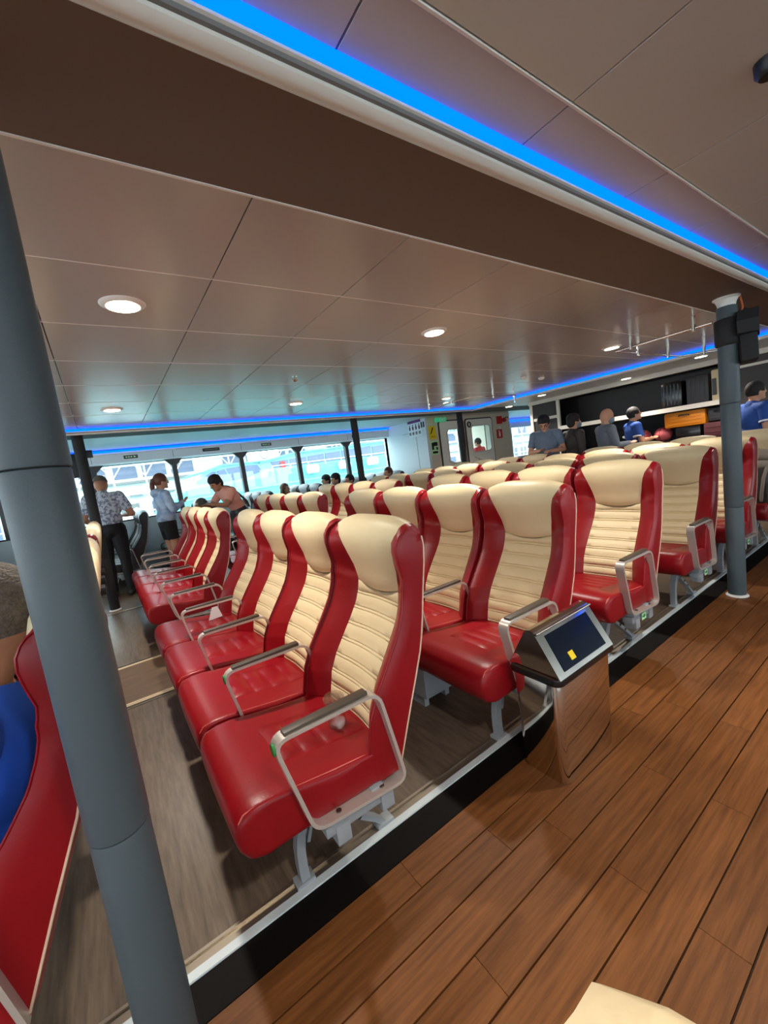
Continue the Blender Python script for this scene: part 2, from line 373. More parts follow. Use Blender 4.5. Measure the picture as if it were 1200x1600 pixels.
for x, y, l in [(-1.9, 0.1, 'aisle downlight behind the viewer'), (0.35, -0.45, 'aisle downlight above the viewer'), (2.25, 0.22, 'aisle downlight at the right edge of the upper ceiling'), (-1.9, 2.1, 'ceiling downlight over the rows ahead of the man in blue')]:
    downlight(x, y, label=l)

# ------------------------------------------------------------------ walls and windows
SILL = 0.94; WTOP = 1.965
posts = [1.243 + 1.272 * k for k in range(-5, 5)]       # last one at the bulkhead
wall = struct(MB().box(XF, XB, YW - 0.05, YW + 0.1, 0, SILL).box(XF, XB, YW - 0.03, YW + 0.1, 2.10, 2.30).build('wall_left', WALLW))
MB().box(XF, XB, YW - 0.055, YW + 0.02, SILL - 0.03, SILL).build('window_sill', WALLW, wall)
# header valance above the windows, with its own LED strip
hd = struct(MB().prism([(YW - 0.14, 1.975), (YW - 0.16, 1.99), (YW - 0.16, 2.135), (YW - 0.19, 2.14), (YW - 0.19, 2.17), (YW + 0.02, 2.17), (YW + 0.02, 1.965)], XF, XB, 'x').build('trim_6', WALLW))
MB().box(XF, XB, YW - 0.2, YW - 0.19, 2.137, 2.146).build('valance_lip', TRIM, hd)
MB().box(XF, XB - 0.02, YW - 0.205, YW - 0.17, 2.171, 2.205).build('led_diffuser', LED, hd)
for k in range(1, 10): MB().box(posts[k] - 0.004, posts[k] + 0.004, YW - 0.162, YW - 0.158, 1.995, 2.13).build('valance_joint', TRIMD, hd)
def pane_mesh(w):
    return MB().box(0, w, -0.006, 0.006, SILL, WTOP).mesh('pane', GLASSW)
pmesh = pane_mesh(1.272)
for k in range(-1, 9):
    x0 = posts[k] if k >= 0 else XF
    w = struct(MB().box(x0, posts[k + 1], YW + 0.0, YW + 0.05, SILL, SILL + 0.025).box(x0, posts[k + 1], YW + 0.0, YW + 0.05, WTOP - 0.01, WTOP + 0.02).build('window_%d' % (k + 2), POST))
    if k >= 0: link('pane', pmesh, w, (x0, YW + 0.03, 0))
    xp = posts[k + 1]
    if k + 1 < 9:
        MB().box(xp - 0.042, xp + 0.042, YW - 0.05, YW + 0.05, SILL, WTOP).build('window_post', POST, w)
        MB().prism([(xp - 0.16, WTOP + 0.005), (xp + 0.16, WTOP + 0.005), (xp + 0.05, WTOP - 0.11), (xp - 0.05, WTOP - 0.11)], YW - 0.055, YW - 0.005).build('gusset', POST, w)
    else:
        MB().box(xp - 0.05, XB, YW - 0.05, YW + 0.05, SILL, WTOP).build('window_post', POST, w)
# transverse bulkhead at the end of the window block
bulk = struct(MB().box(XB, XB + 0.08, YD, YW + 0.1, 0, 2.24).build('wall_back', WALLW))
MB().box(XB - 0.004, XB, 7.50, 7.508, 0.0, 1.95).box(XB - 0.004, XB, 7.508, 8.0, 1.945, 1.953).build('panel_joint', TRIMD, bulk)
# door wall
DOORS = [(6.68, 7.46, 6.90, 7.36, 1.12, 1.90), (7.56, 8.50, 7.72, 8.38, 1.30, 1.93)]
m_ = MB(); xs = [XB + .08]
for (_, _, wa, wb, z0_, z1_) in DOORS:
    m_.box(xs[-1], wa, YD, YD + .1, 0, 2.24).box(wa, wb, YD, YD + .1, 0, z0_).box(wa, wb, YD, YD + .1, z1_, 2.24); xs.append(wb)
dw = struct(m_.box(xs[-1], 9.15, YD, YD + .1, 0, 2.24).build('wall_doors', WALLC))
def round_rect(x0, x1, z0, z1, r, n=4):
    pts = []
    for cx, cz, a0 in ((x1 - r, z1 - r, 0), (x0 + r, z1 - r, 90), (x0 + r, z0 + r, 180), (x1 - r, z0 + r, 270)):
        for i in range(n + 1):
            a = math.radians(a0 + 90 * i / n); pts.append((cx + r * math.cos(a), cz + r * math.sin(a)))
    return pts
def ring(poly_out, poly_in, y0, y1):
    m = MB(); n = len(poly_out)
    vs = [(p, y0, q) for p, q in poly_out] + [(p, y0, q) for p, q in poly_in] + [(p, y1, q) for p, q in poly_out] + [(p, y1, q) for p, q in poly_in]
    fs = []
    for i in range(n):
        j = (i + 1) % n; fs += [(i, j, n + j, n + i), (2 * n + i, 3 * n + i, 3 * n + j, 2 * n + j), (i, 2 * n + i, 2 * n + j, j), (n + i, n + j, 3 * n + j, 3 * n + i)]
    return m.add(vs, fs)
for n, (a, b, wa, wb, wz0, wz1) in enumerate(DOORS):
    d = struct(ring(round_rect(a, b, 0.02, 2.10, 0.06), round_rect(wa, wb, wz0, wz1, 0.08), YD - 0.03, YD - .001).build('door_%d' % (n + 1), WHITE))
    ring(round_rect(a - 0.03, b + 0.03, 0.0, 2.13, 0.08), round_rect(a, b, 0.02, 2.10, 0.06), YD - 0.02, YD - 0.0).build('door_gasket', POST, d)
    ring(round_rect(wa - 0.03, wb + 0.03, wz0 - 0.03, wz1 + 0.03, 0.10), round_rect(wa, wb, wz0, wz1, 0.08), YD - 0.045, YD - 0.02).build('window_frame', FRAMEW, d, smooth=40)
    MB().prism(round_rect(wa, wb, wz0, wz1, 0.08), YD - 0.034, YD - 0.030).build('pane', GLASSW, d)
    MB().box(wa + (wb - wa) * 0.72, wa + (wb - wa) * 0.76, YD - 0.04, YD - 0.035, wz0, wz1).build('pane_divider', TRIMD, d)
    MB().tube([(a + 0.15, YD - 0.07, 1.18), (a + 0.32, YD - 0.09, 1.10), (a + 0.5, YD - 0.07, 1.02)], 0.012).tube([(a + 0.32, YD - 0.09, 1.10), (a + 0.33, YD - 0.02, 1.1)], 0.02).build('door_handle', ALU, d, smooth=60)
struct(MB().box(9.15, 9.25, YD, YW + 0.1, 0, 2.24).build('wall_passage', WALLC))
# far passage with a window beyond
fw = struct(MB().box(9.25, XE, YW, YW + 0.1, 0, SILL).box(9.25, XE, YW, YW + 0.1, 1.9, 2.24).box(11.2, 11.35, YW - 0.04, YW + 0.1, SILL, 1.9).build('wall_left_far', WALLW))
MB().box(9.3, XE, YW - 0.06, YW - 0.02, 2.10, 2.14).build('led_diffuser', LED, fw)
link('pane', MB().box(9.25, XE, YW + 0.04, YW + 0.045, SILL, 1.9).mesh('pane', GLASSW), fw)
struct(MB().box(XE, XE + 0.1, YR, YW + 0.1, 0, 2.36).build('wall_end', WALLC))
wfr = struct(MB().box(XF - 0.1, XF, YR, YW + 0.1, 0, 1.05).box(XF - 0.1, XF, YR, YW + 0.1, 2.05, 2.36).build('wall_front', WALLW))  # unseen front wall, its window openings invented to bring daylight onto the seats
for k in range(13): MB().box(XF - .08, XF - .0, YR + 1.2 * k - .05, YR + 1.2 * k + .05, 1.05, 2.05).build('window_post', POST, wfr)
# unseen opposite side of the vessel: window openings added to daylight the seats
wr = struct(MB().box(XF, XE, YR - 0.1, YR, 0, 1.0).box(XF, XE, YR - 0.1, YR, WTOP, 2.36).build('wall_right', WALLW))
for k in range(-4, 9): MB().box(posts[0] + 1.272 * (k + 4) - 0.05, posts[0] + 1.272 * (k + 4) + 0.05, YR - 0.08, YR, 1.0, WTOP).build('window_post', POST, wr)

# ------------------------------------------------------------------ luggage cabinet (transverse, in the lobby)
cab = thing('luggage_cabinet', 'dark built-in luggage rack with pale shelf edges across the far lobby', 'luggage rack', (XCAB, 0, 0))
D = 0.75
MB().box(0.02, D, 5.25, 5.30, 0, 2.15).box(D - 0.02, D, 0.2, 5.25, 0, 2.15).box(0.02, D, 2.0, 5.25, 0.0, 0.06).box(0.1, D, 1.98, 2.0, 0, 2.15).build('carcass', DARKI, cab)
MB().box(0.0, 0.03, 4.71, 5.25, 1.80, 2.08).box(0.0, 0.03, 4.71, 5.25, 0.05, 1.745).build('side_panel', DARKP, cab)
MB().box(-0.02, 0.03, 5.25, 5.31, 0, 2.10).build('frame_post', FRAMEW, cab)
MB().box(-0.02, 0.03, 4.66, 4.71, 0, 2.12).build('frame_post', FRAMEW, cab)
MB().box(-0.01, 0.03, 4.71, 5.25, 1.745, 1.80).build('frame_rail', FRAMEW, cab)
MB().box(-0.02, D - 0.02, 2.0, 4.66, 1.50, 1.52).build('shelf', DARKP, cab)
MB().box(-0.035, -0.02, 2.0, 4.66, 1.50, 1.57).build('shelf_edge', FRAMEW, cab)
MB().box(-0.02, D - 0.02, 2.0, 4.66, 1.02, 1.04).build('shelf', DARKP, cab)
MB().box(-0.06, 0.06, 0.2, 5.31, 2.08, 2.15).build('top_beam', FRAMEW, cab)
MB().box(D - 0.06, D - 0.02, 2.0, 4.66, 1.52, 2.1).build('back_panel', DARKP, cab)
MB().box(0.0, 0.03, 0.2, 1.98, 0.0, 1.95).build('closed_panel', DARKP, cab)
MB().box(-0.015, 0.03, 0.2, 1.98, 1.95, 1.985).build('frame_rail', FRAMEW, cab)
MB().box(0.0, 0.03, 0.2, 1.98, 1.985, 2.09).build('closed_panel', DARKP, cab)

# ------------------------------------------------------------------ pillars
def pillar(x, y, label, ztop=ZS, r=0.054, tone=PILLAR):
    t = thing('padded_pillar', label, 'pillar', (x, y, 0), 0)
    MB().lathe([(r + 0.013, 0), (r + 0.014, 0.006), (r + 0.004, 0.016)], seg=32).build('base_ring', WHITE, t, smooth=40)
    zs = [0.016, 0.672, 1.407, ztop - 0.06]
    for i in range(3):
        rr = r + (0.0, 0.0015, 0.004)[i]; a, b = zs[i], zs[i + 1]
        MB().lathe([(rr - 0.006, a), (rr - 0.001, a + 0.002), (rr, a + 0.006), (rr, b - 0.006), (rr - 0.001, b - 0.002), (rr - 0.006, b)], seg=40).build('padding_sleeve', tone, t, smooth=40)
    MB().lathe([(r - 0.006, ztop - 0.07), (r - 0.002, ztop - 0.045), (r + 0.002, ztop - 0.03), (r + 0.006, ztop - 0.025), (r + 0.008, ztop - 0.016), (r + 0.022, ztop - 0.008), (r + 0.022, ztop)], seg=32).build('collar', WHITE, t, smooth=40)
    return t
pillar(-0.091, 0.99, 'large padded slate pillar in the left foreground')
pR = pillar(3.712, 0.99, 'padded slate pillar on the wood floor with a black bag tied near its top')
pillar(-0.106, 6.02, 'far dark pillar beside the man in the floral shirt', 2.22, tone=BLACKC)
pillar(3.712, 6.02, 'thin dark pillar standing in front of the far windows', 2.22, tone=BLACKC)
pillar(6.22, 6.0, 'thin dark pillar in front of the white doors', 2.22, tone=BLACKC)

# ------------------------------------------------------------------ seats
Wd = 0.262
zT = [.28, .30, .40, .50, .568, .64, .70, .757, .816, .857, .923, .965, 1.007, 1.06, 1.10, 1.14]
fT = [.25, .25, .245, .268, .302, .352, .395, .432, .456, .467, .470, .464, .459, .462, .478, .52]
bT = [.352, .36, .40, .44, .468, .50, .52, .535, .548, .556, .57, .578, .585, .59, .586, .56]
Ff = lambda z: float(np.interp(z, zT, fT)); Bf = lambda z: float(np.interp(z, zT, bT))
def Wf(z): return float(np.interp(z, [.28, .6, .86, 1.0, 1.10, 1.14], [.262, .264, .258, .260, .252, .24]))
def rec(z): return float(np.interp(z, [.3, .5, .8, .86, .95, 1.0, 1.14], [.066, .062, .056, .050, .036, .028, .006]))
def wcf(z): return float(np.interp(z, [.28, .42, .85, .90, 1.0, 1.06, 1.10, 1.12], [.60, .60, .56, .585, .67, .76, .85, .905]))
def make_backrest():
    rows = []   # (kind, x_center, x_side, z, depth, wc, W)
    for z in (.29, .345): rows.append(('p', z, 0.0))
    nr = 8; z0 = .39; dz = (.85 - z0) / nr
    for k in range(nr):
        for t, d in ((0, .0065), (.055, .0), (.13, .0), (.185, .0065), (.24, -.0005), (.55, -.002), (.93, -.0005)): rows.append(('p', z0 + dz * (k + t), d))
    rows += [('p', .85, .010), ('h', .852, .010), ('h', .862, -.002), ('h', .872, -.006), ('h', .885, -.010), ('h', .90, -.011), ('h', .925, -.012), ('h', .97, -.012), ('h', 1.015, -.012), ('h', 1.055, -.011), ('h', 1.085, -.008), ('h', 1.105, -.004)]
    top = [(.498, 1.125), (.518, 1.134), (.542, 1.138), (.566, 1.131), (.582, 1.115)]
    back = [1.085, 1.04, .97, .90, .84, .78, .72, .66, .58, .50, .40, .30]
    sc = [0, .17, .33, .5, .67, .83, 1.0]; so = [.15, .35, .55, .75, .9, 1.0]
    G = []; kinds = []
    def dropf(s, z): return .036 * max(0, (s - .3) / .7) ** 2 * min(1, max(0, (z - .99) / .13))
    def line(fn, wc):
        pos = [fn(s * wc, True) for s in sc] + [fn(wc + (1 - wc) * s, False) for s in so]
        neg = [(p[0], -p[1], p[2]) for p in pos[1:]][::-1]
        return neg + pos
    for k, z, d in rows:
        wc = wcf(z); F = Ff(z); P = F + rec(z); w = Wf(z); head = k == 'h'
        def fn(s, cen, wc=wc, F=F, P=P, w=w, d=d, z=z, head=head):
            if cen:
                u = s / wc; e = 1.0 if u < 0.95 else 0.0
                bow = (-.010 if head else .012) * (1 - u * u)
                x = P + (d + bow) * (e if not head else (1 - u ** 6)) + (.003 if e == 0 else 0)
                zz = z - dropf(s, z) - (.022 * (1 - u * u) if abs(z - .855) < .012 else (.012 * (1 - u * u) if .84 < z < .9 else 0))
                return (x, s * w, zz)
            t = (s - wc) / (1 - wc)
            tb = np.interp(t, [0, .15, .35, .55, .75, .9, 1.0], [0, .22, .50, .76, .97, 1.05, .80])
            zb = .858 + .040 * t; q = min(1, max(0, (z - zb) / .014)); fade = min(1, max(0, (1.0 - z) / .12))
            Fs = F
            x = P + (Fs - P) * tb + .018 * q * fade * (1 - .5 * t) + (.012 * max(0, t - .9) / .1)
            drop = dropf(s, z) if head else 0
            return (x, s * w, z - drop)
        G.append(line(fn, wc)); kinds.append(k)
    for j, (x, z) in enumerate(top):
        def fn(s, cen, x=x, z=z, j=j):
            return (x + (.010 - .010 * j / 4) * s ** 4 - .012 * max(0, (s - .85) / .15) * j / 4, s * Wf(1.10 + .01 * min(j, 4 - j)), z - dropf(s, z))
        G.append(line(fn, (.885, .90, .905, .905, .90)[j])); kinds.append('t')
    for z in back:
        wc = float(np.interp(z, [.58, .66, .78, .86, 1.1], [.50, .52, .60, .86, .90])); x = Bf(z)
        def fn(s, cen, x=x, z=z): return (x + .012 * (1 - s * s) - .012 * max(0, (s - .85) / .15), s * Wf(z), z - dropf(s, z))
        G.append(line(fn, wc)); kinds.append('b')
    ncol = len(G[0]); c0 = len(so); c1 = ncol - len(so) - 1
    nf = len(rows); nt = len(top)
    hs = next(i for i, k in enumerate(kinds) if k == 'h')
    out = {}
    iback = nf + nt + next(i for i, z in enumerate(back) if z <= .72)
    out['back_panel'] = MB().grid([G[i][c0:c1 + 1] for i in range(0, hs)])
    out['headrest'] = MB().grid([G[i][c0:c1 + 1] for i in range(hs, iback + 1)])
    for nm, ca, cb, cs in (('L', 0, c0, 0), ('R', c1, ncol - 1, ncol - 1)):
        m = MB().grid([G[i][ca:cb + 1] for i in range(0, nf + nt)])
        # side wall: join outer front edge to outer back edge
        fe = [G[i][cs] for i in range(0, nf + nt)]; be = [G[i][cs] for i in range(len(G) - 1, nf + nt - 1, -1)]
        # resample the back edge by height
        rowsS = []
        bz = [p[2] for p in be]; bx = [p[0] for p in be]; by = [p[1] for p in be]
        for p in fe:
            q = (float(np.interp(p[2], bz, bx)), float(np.interp(p[2], bz, by)), p[2]) if p[2] < bz[-1] else be[-1]
            rowsS.append([p, tuple((a * 2 + b) / 3 for a, b in zip(p, q)), tuple((a + b * 2) / 3 for a, b in zip(p, q)), q])
        m.grid(rowsS)
        # strip over the top corner to the back edge
        m.grid([[G[nf + nt - 1][c] for c in range(ca, cb + 1)], [G[nf + nt][c] for c in range(ca, cb + 1)]])
        cse = 1 if cs == 0 else ncol - 2
        m.tube([G[i][cse] for i in range(1, nf + 1)], .0032, 5)
        out['bolster' + nm] = m
    bs = MB().grid([G[i][0:c0 + 1] for i in range(nf + nt, len(G))]).grid([G[i][c1:] for i in range(nf + nt, len(G))]).grid([G[i][c0:c1 + 1] for i in range(iback, len(G))])
    out['back_shell'] = bs
    be = [G[i] for i in range(nf + nt, len(G))]
    out['pipingL'] = MB().tube([r[0] for r in be], .0035, 5); out['pipingR'] = MB().tube([r[-1] for r in be], .0035, 5)
    return out
BP = make_backrest()
def make_cushion():
    prof = [(-.135, .285), (-.17, .30), (-.19, .335), (-.196, .375), (-.188, .412), (-.165, .434), (-.13, .443), (-.08, .442), (0, .428), (.12, .410), (.24, .396), (.33, .39), (.34, .35), (.33, .285), (.1, .28)]
    cx, cz = .08, .36
    st = [(-.256, .045), (-.255, .020), (-.250, .008), (-.240, .001), (-.2, -.002), (-.1, -.004), (0, -.005), (.1, -.004), (.2, -.002), (.240, .001), (.250, .008), (.255, .020), (.256, .045)]
    m = MB(); n = len(prof); rows = []
    for y, ins in st:
        r = []
        for x, z in prof:
            dx, dz = x - cx, z - cz; l = math.hypot(dx, dz); k = max(0, (l - ins)) / l
            r.append((cx + dx * k, y, cz + dz * k))
        rows.append(r + [r[0]])
    m.grid(rows); m.f.append(tuple(range(n))[::-1]); o = (len(st) - 1) * (n + 1); m.f.append(tuple(o + i for i in range(n)))
    return m
def cush_top(x): return float(np.interp(x, [-.13, -.08, 0, .12, .24, .33], [.443, .442, .428, .410, .396, .39])) + .005
def make_insert():
    rows = []
    nx = 4
    for k in range(nx):
        for t, d in ((0, -.004), (.1, .001), (.5, .006), (.9, .001)):
            x = -.01 + .32 * (k + t) / nx
            rows.append([(x, y, cush_top(x) + dd) for y, dd in ((-.125, -.006), (-.118, d * .5), (-.06, d), (0, d), (.06, d), (.118, d * .5), (.125, -.006))])
    return MB().grid(rows)
def corner_path(pts, r, closed=True):
    out = []; n = len(pts)
    for i in range(n):
        if not closed and i in (0, n - 1): out.append(pts[i]); continue
        a = pts[(i - 1) % n]; b = pts[i]; c = pts[(i + 1) % n]
        out += [(p[0], p[2]) for p in arc((a[0], 0, a[1]), (b[0], 0, b[1]), (c[0], 0, c[1]), r)]
    return out
LOOP = [(-.062, .612), (.288, .606), (.350, .264), (.014, .292)]
M = {}
M['headrest'] = BP['headrest'].mesh('headrest', CREAM, 50); M['back_panel'] = BP['back_panel'].mesh('back_panel', CREAM, 75)
M['bolsterL'] = BP['bolsterL'].mesh('bolster', RED, 55); M['bolsterR'] = BP['bolsterR'].mesh('bolster', RED, 55)
M['back_shell'] = BP['back_shell'].mesh('back_shell', RED, 50)
M['pipingL'] = BP['pipingL'].mesh('piping', PIPE, 60); M['pipingR'] = BP['pipingR'].mesh('piping', PIPE, 60)
M['cushion'] = make_cushion().mesh('cushion', RED, 60); M['insert'] = make_insert().mesh('cushion_insert', RED, 70)
def stitch(sy):
    m = MB()
    m.tube([(x, sy * .243, float(np.interp(x, [-.18, -.165, -.13, -.08, 0, .12, .24, .32], [.415, .432, .439, .439, .425, .407, .393, .388]))) for x in (-.18, -.165, -.13, -.08, 0, .06, .12, .18, .24, .32)], .0022, 4)
    return m
M['stitch'] = {}
for _sy in (-1, 1): M['stitch'][_sy] = stitch(_sy).mesh('stitching', STITCH)
M['arm_end'] = MB().ribbon(corner_path(LOOP, .045), .046, .011, True).mesh('armrest', ALU, 35)
M['arm_mid'] = MB().ribbon(corner_path([(-.02, .40), LOOP[0], LOOP[1], (.335, .34)], .045, False), .034, .011).mesh('armrest', ALU, 35)
M['pad'] = MB().bbox(-.028, .252, -.016, .016, .612, .626, .004).mesh('armrest_pad', PAD, 40)
M['dot'] = MB().add([(-.0635, .016 * math.sin(a) , .585 + .018 * math.cos(a)) for a in [2 * math.pi * k / 14 for k in range(14)]] + [(-.057, .016 * math.sin(a), .585 + .018 * math.cos(a)) for a in [2 * math.pi * k / 14 for k in range(14)]], [tuple(range(14)), tuple(range(14, 28))] + [(k, (k + 1) % 14, 14 + (k + 1) % 14, 14 + k) for k in range(14)]).mesh('green_dot', GREEN)
def leg_mesh():
    m = MB()
    m.ribbon([(.0, .0), (-.003, .06), (-.001, .12), (.008, .17), (.03, .215), (.07, .245), (.12, .26)], .034, .030)
    m.ribbon([(.06, .235), (.14, .165), (.22, .10), (.285, .045), (.315, .012)], .030, .018)
    m.ribbon([(.03, .13), (.05, .185), (.09, .20), (.13, .17)], .022, .012)
    m.bbox(-.035, .03, -.024, .024, .0, .016, .004).bbox(.285, .355, -.024, .024, .0, .018, .004)
    return m
M['leg'] = leg_mesh().mesh('leg', GREYP, 50)
def bolts_mesh(pts, r=.006, ax='y'):
    m = MB()
    for p in pts:
        q = (p[0], p[1] - .004, p[2]) if ax == 'y' else (p[0], p[1], p[2] + .004)
        m.tube([p, q], r, 8)
    return m
M['leg_bolt'] = [bolts_mesh([p], .008).mesh('bolt', BOLT) for p in ((.10, -.0155, .20), (.16, -.0155, .15), (.22, -.0155, .10))]
M['arm_bolt'] = [bolts_mesh([p], .009, 'z').mesh('bolt', BOLT) for p in ((.10, 0, .291), (.26, 0, .2785))]
M['bracket'] = MB().bbox(.05, .29, -.028, .028, .222, .257, .004).bbox(.08, .13, -.034, .034, .18, .245, .004).bbox(.25, .30, -.034, .034, .19, .25, .004).mesh('bracket', GREYP, 40)
M['beam'] = MB().bbox(.07, .13, -.2675, .2675, .235, .285, .006).bbox(.22, .27, -.2675, .2675, .245, .285, .006).mesh('seat_beam', GREYP, 40)
M['sticker'] = MB().box(.15, .20, -.0365, -.034, .215, .255).mesh('sticker', LGREEN)
M['arrow'] = MB().prism([(.156, .23), (.175, .23), (.175, .222), (.194, .235), (.175, .248), (.175, .24), (.156, .24)], -.0375, -.036).mesh('arrow_mark', GREEN)
M['latch'] = MB().bbox(.505, .56, -.075, .075, .60, .66, .006).mesh('tray_latch', BLACK, 40)
# window-block seats: charcoal sides, pale fronts
for k, m2 in (('headrest', PALE), ('back_panel', PALE), ('bolsterL', CHAR), ('bolsterR', CHAR), ('back_shell', CHAR), ('pipingL', PALE), ('pipingR', PALE), ('cushion', CHAR), ('insert', CHAR)):
    c = M[k].copy(); c.materials[0] = m2; M['c_' + k] = c
for k in ('headrest', 'back_panel', 'bolsterL', 'bolsterR', 'back_shell', 'pipingL', 'pipingR', 'cushion', 'insert'):
    c = M[k].copy(); c.materials[0] = CREAM if k not in ('cushion', 'insert') else RED; M['d_' + k] = c
NAMES = dict(headrest='headrest', back_panel='back_panel', bolsterL='bolster', bolsterR='bolster', back_shell='back_shell', pipingL='piping', pipingR='piping', cushion='cushion', insert='cushion_insert')
ROWW = {-2: "row farthest left", -1: "row of the man in blue", 0: "first full row", 1: "second row", 2: "third row", 3: "fourth row", 4: "fifth row", 5: "sixth, rearmost row"}
ORD = ['aisle-end', 'second from the aisle', 'third from the aisle', 'fourth from the aisle']
ORDB = ['nearest', 'second', 'third', 'farthest']
def seat(x, y, label, group, pre='', near_end=False, far_end=False, leg=False, legfar=False, dot=False, sticker=False, latch=True):
    t = thing('passenger_chair', label, 'chair', (x, y, 0), 0, group)
    for k, n in NAMES.items():
        o = link(n, M[pre + k], t)
        if k == 'cushion' and not pre: link('stitching', M['stitch'][-1], o); link('stitching', M['stitch'][1], o)
    a = link('armrest', M['arm_end' if near_end else 'arm_mid'], t, (0, -SP / 2 + (.0 if near_end else 0.0165), 0)); link('armrest_pad', M['pad'], a)
    if near_end: [link('bolt', q_, a) for q_ in M['arm_bolt']]
    if dot: link('green_dot', M['dot'], a)
    if far_end:
        a = link('armrest', M['arm_end'], t, (0, SP / 2, 0)); link('armrest_pad', M['pad'], a)
    b = link('seat_beam', M['beam'], t)
    if leg:
        l = link('leg', M['leg'], t, (0, -SP / 2 + .143, 0)); [link('bolt', q_, l) for q_ in M['leg_bolt']]
        k = link('bracket', M['bracket'], t, (0, -SP / 2 + .03, 0))
        if sticker: s_ = link('sticker', M['sticker'], k); link('arrow_mark', M['arrow'], k)
    if legfar:
        l = link('leg', M['leg'], t, (0, SP / 2 - .143, 0)); [link('bolt', q_, l) for q_ in M['leg_bolt']]
    if latch: link('tray_latch', M['latch'], t)
    return t
for n in range(-2, 6):
    x = X0 + PITCH * n
    for i in range(4 if n > -2 else 0):
        seat(x, YA + SP / 2 + SP * i, 'red and cream seat, %s, %s, near block' % (ORD[i], ROWW[n]), 'red and cream seats of the near block', '', i == 0, i == 3, i == 0, i == 3, n == 0 and i < 2, n >= 1, True)
        seat(x, YB + SP / 2 + SP * i, 'red and cream seat, %s of four, far block, %s' % (ORDB[i], ROWW[n]), 'red and cream seats of the far block', '', i == 0, i == 3, i == 0, i == 3)
    for i in range(3):
        seat(x - .38, YCC + SP / 2 + SP * i, 'charcoal seat, %s of three by the windows, %s' % (('nearest', 'middle', 'window-side')[i], ROWW[n]), 'charcoal seats by the windows', 'c_', i == 0, i == 2, i == 0, i == 2, latch=False)
# seat across the aisle, only its headrest corner in view
seat(-0.424, -0.158, 'cream-backed seat across the aisle, headrest corner at the bottom edge', 'seats across the aisle', 'd_', True, True, True, True)

# ------------------------------------------------------------------ litter bin on the wood floor
bn = thing('litter_bin', 'polished steel litter bin with hinged flap lid beside the second row', 'bin', (1.245, 0.862, 0))
def rr_xy(x0, x1, y0, y1, r, n=4):
    return [(p, q) for p, q in round_rect(x0, x1, y0, y1, r, n)]
def loft(sections):
    m = MB(); n = len(sections[0][1])
    rows = [[(p[0], p[1], z) for p in poly] for z, poly in sections]
    m.grid([r + [r[0]] for r in rows]); o = len(m.v)
    m.add(rows[0], [tuple(range(n))]); m.add(rows[-1], [tuple(range(n))])
    return m
loft([(0.0, rr_xy(.012, .372, .012, .205, .03)), (.01, rr_xy(.008, .376, .008, .208, .03)), (.44, rr_xy(0, .385, 0, .212, .03)), (.45, rr_xy(0.004, .381, .004, .208, .03))]).build('body', CHROME, bn, smooth=50)
rim = rr_xy(-.012, .397, -.012, .217, .03)
loft([(.425, rim), (.435, rr_xy(-.016, .401, -.016, .217, .03)), (.452, rr_xy(-.012, .397, -.012, .215, .03)), (.456, rr_xy(.02, .36, .02, .19, .03))]).build('liner_bag', BLKSH, bn, smooth=50)
lid = MB().prism([(-.012, .452), (.217, .452), (.125, .615), (.105, .618), (.088, .612)], .0, .385, 'x').build('lid', CHROME, bn)
MB().add([(.045, -.0045, .469), (.345, -.0045, .469), (.345, .0795, .598), (.045, .0795, .598), (.045, .003, .472), (.345, .003, .472), (.345, .083, .594), (.045, .083, .594)], [(0, 1, 2, 3), (4, 5, 6, 7), (0, 1, 5, 4), (1, 2, 6, 5), (2, 3, 7, 6), (3, 0, 4, 7)]).build('flap', BLUEDK, lid)
MB().tube([(.0, .078, .607), (.385, .078, .607)], .006, 8).build('hinge', CHROME, lid, smooth=50)
MB().add([(.11, .004, .487), (.14, .004, .487), (.14, .021, .513), (.11, .021, .513), (.11, .006, .486), (.14, .006, .486), (.14, .023, .512), (.11, .023, .512)], [(0, 1, 2, 3), (4, 5, 6, 7), (0, 1, 5, 4), (1, 2, 6, 5), (2, 3, 7, 6), (3, 0, 4, 7)]).build('yellow_sticker', YELLOW, lid)

# ------------------------------------------------------------------ black bag strapped to the slim pillar
bag = thing('canvas_bag', 'black canvas bag strapped near the top of the slim right pillar', 'bag', (3.712, 0.99, 1.66))
def lumpy(m, amp, seed, sc=9.0):
    r = np.random.default_rng(seed); ph = r.uniform(0, 6.28, 9)
    m.v = [(x + amp * math.sin(sc * z + ph[0] + sc * y), y + amp * math.sin(sc * x + ph[1] + 1.3 * sc * z), z + amp * 0.6 * math.sin(sc * x + ph[2] + sc * y)) for x, y, z in m.v]
    return m
def tilt(m, c, ang, ax):
    R = Matrix.Rotation(ang, 3, ax); c = Vector(c); m.v = [tuple(c + R @ (Vector(p) - c)) for p in m.v]; return m
lumpy(tilt(tilt(MB().bbox(-.03, .12, -.13, -.03, .0, .27, .025), (.05, -.08, .25), .10, 'Y'), (.1, -.1, .1), .3, 'Z'), .006, 1, 24).build('pouch', BLACKC, bag, smooth=50)
lumpy(tilt(MB().prism([(-.07, .19), (.06, .17), (.19, .23), (.17, .29), (.06, .34), (-.04, .34), (-.085, .27)], -.14, -.03), (.1, -.1, .25), .25, 'Z'), .006, 2, 26).build('top_flap', BLACKC, bag, smooth=40)
lumpy(MB().lathe([(.062, .14), (.072, .15), (.075, .24), (.072, .31), (.062, .32)], seg=24), .004, 3, 30).build('strap_wrap', BLACKC, bag, smooth=50)
MB().tube([(.02, -.06, .33), (.04, -.075, .37), (.05, -.07, .40), (.045, -.066, .43), (.05, -.06, .455)], .006, 6).build('cord', ORANGEC, bag, smooth=60)
lumpy(MB().ell((.075, -.075, .335), (.045, .035, .045), nu=12, nv=8), .008, 4, 30).build('knot', BLACKC, bag, smooth=60)

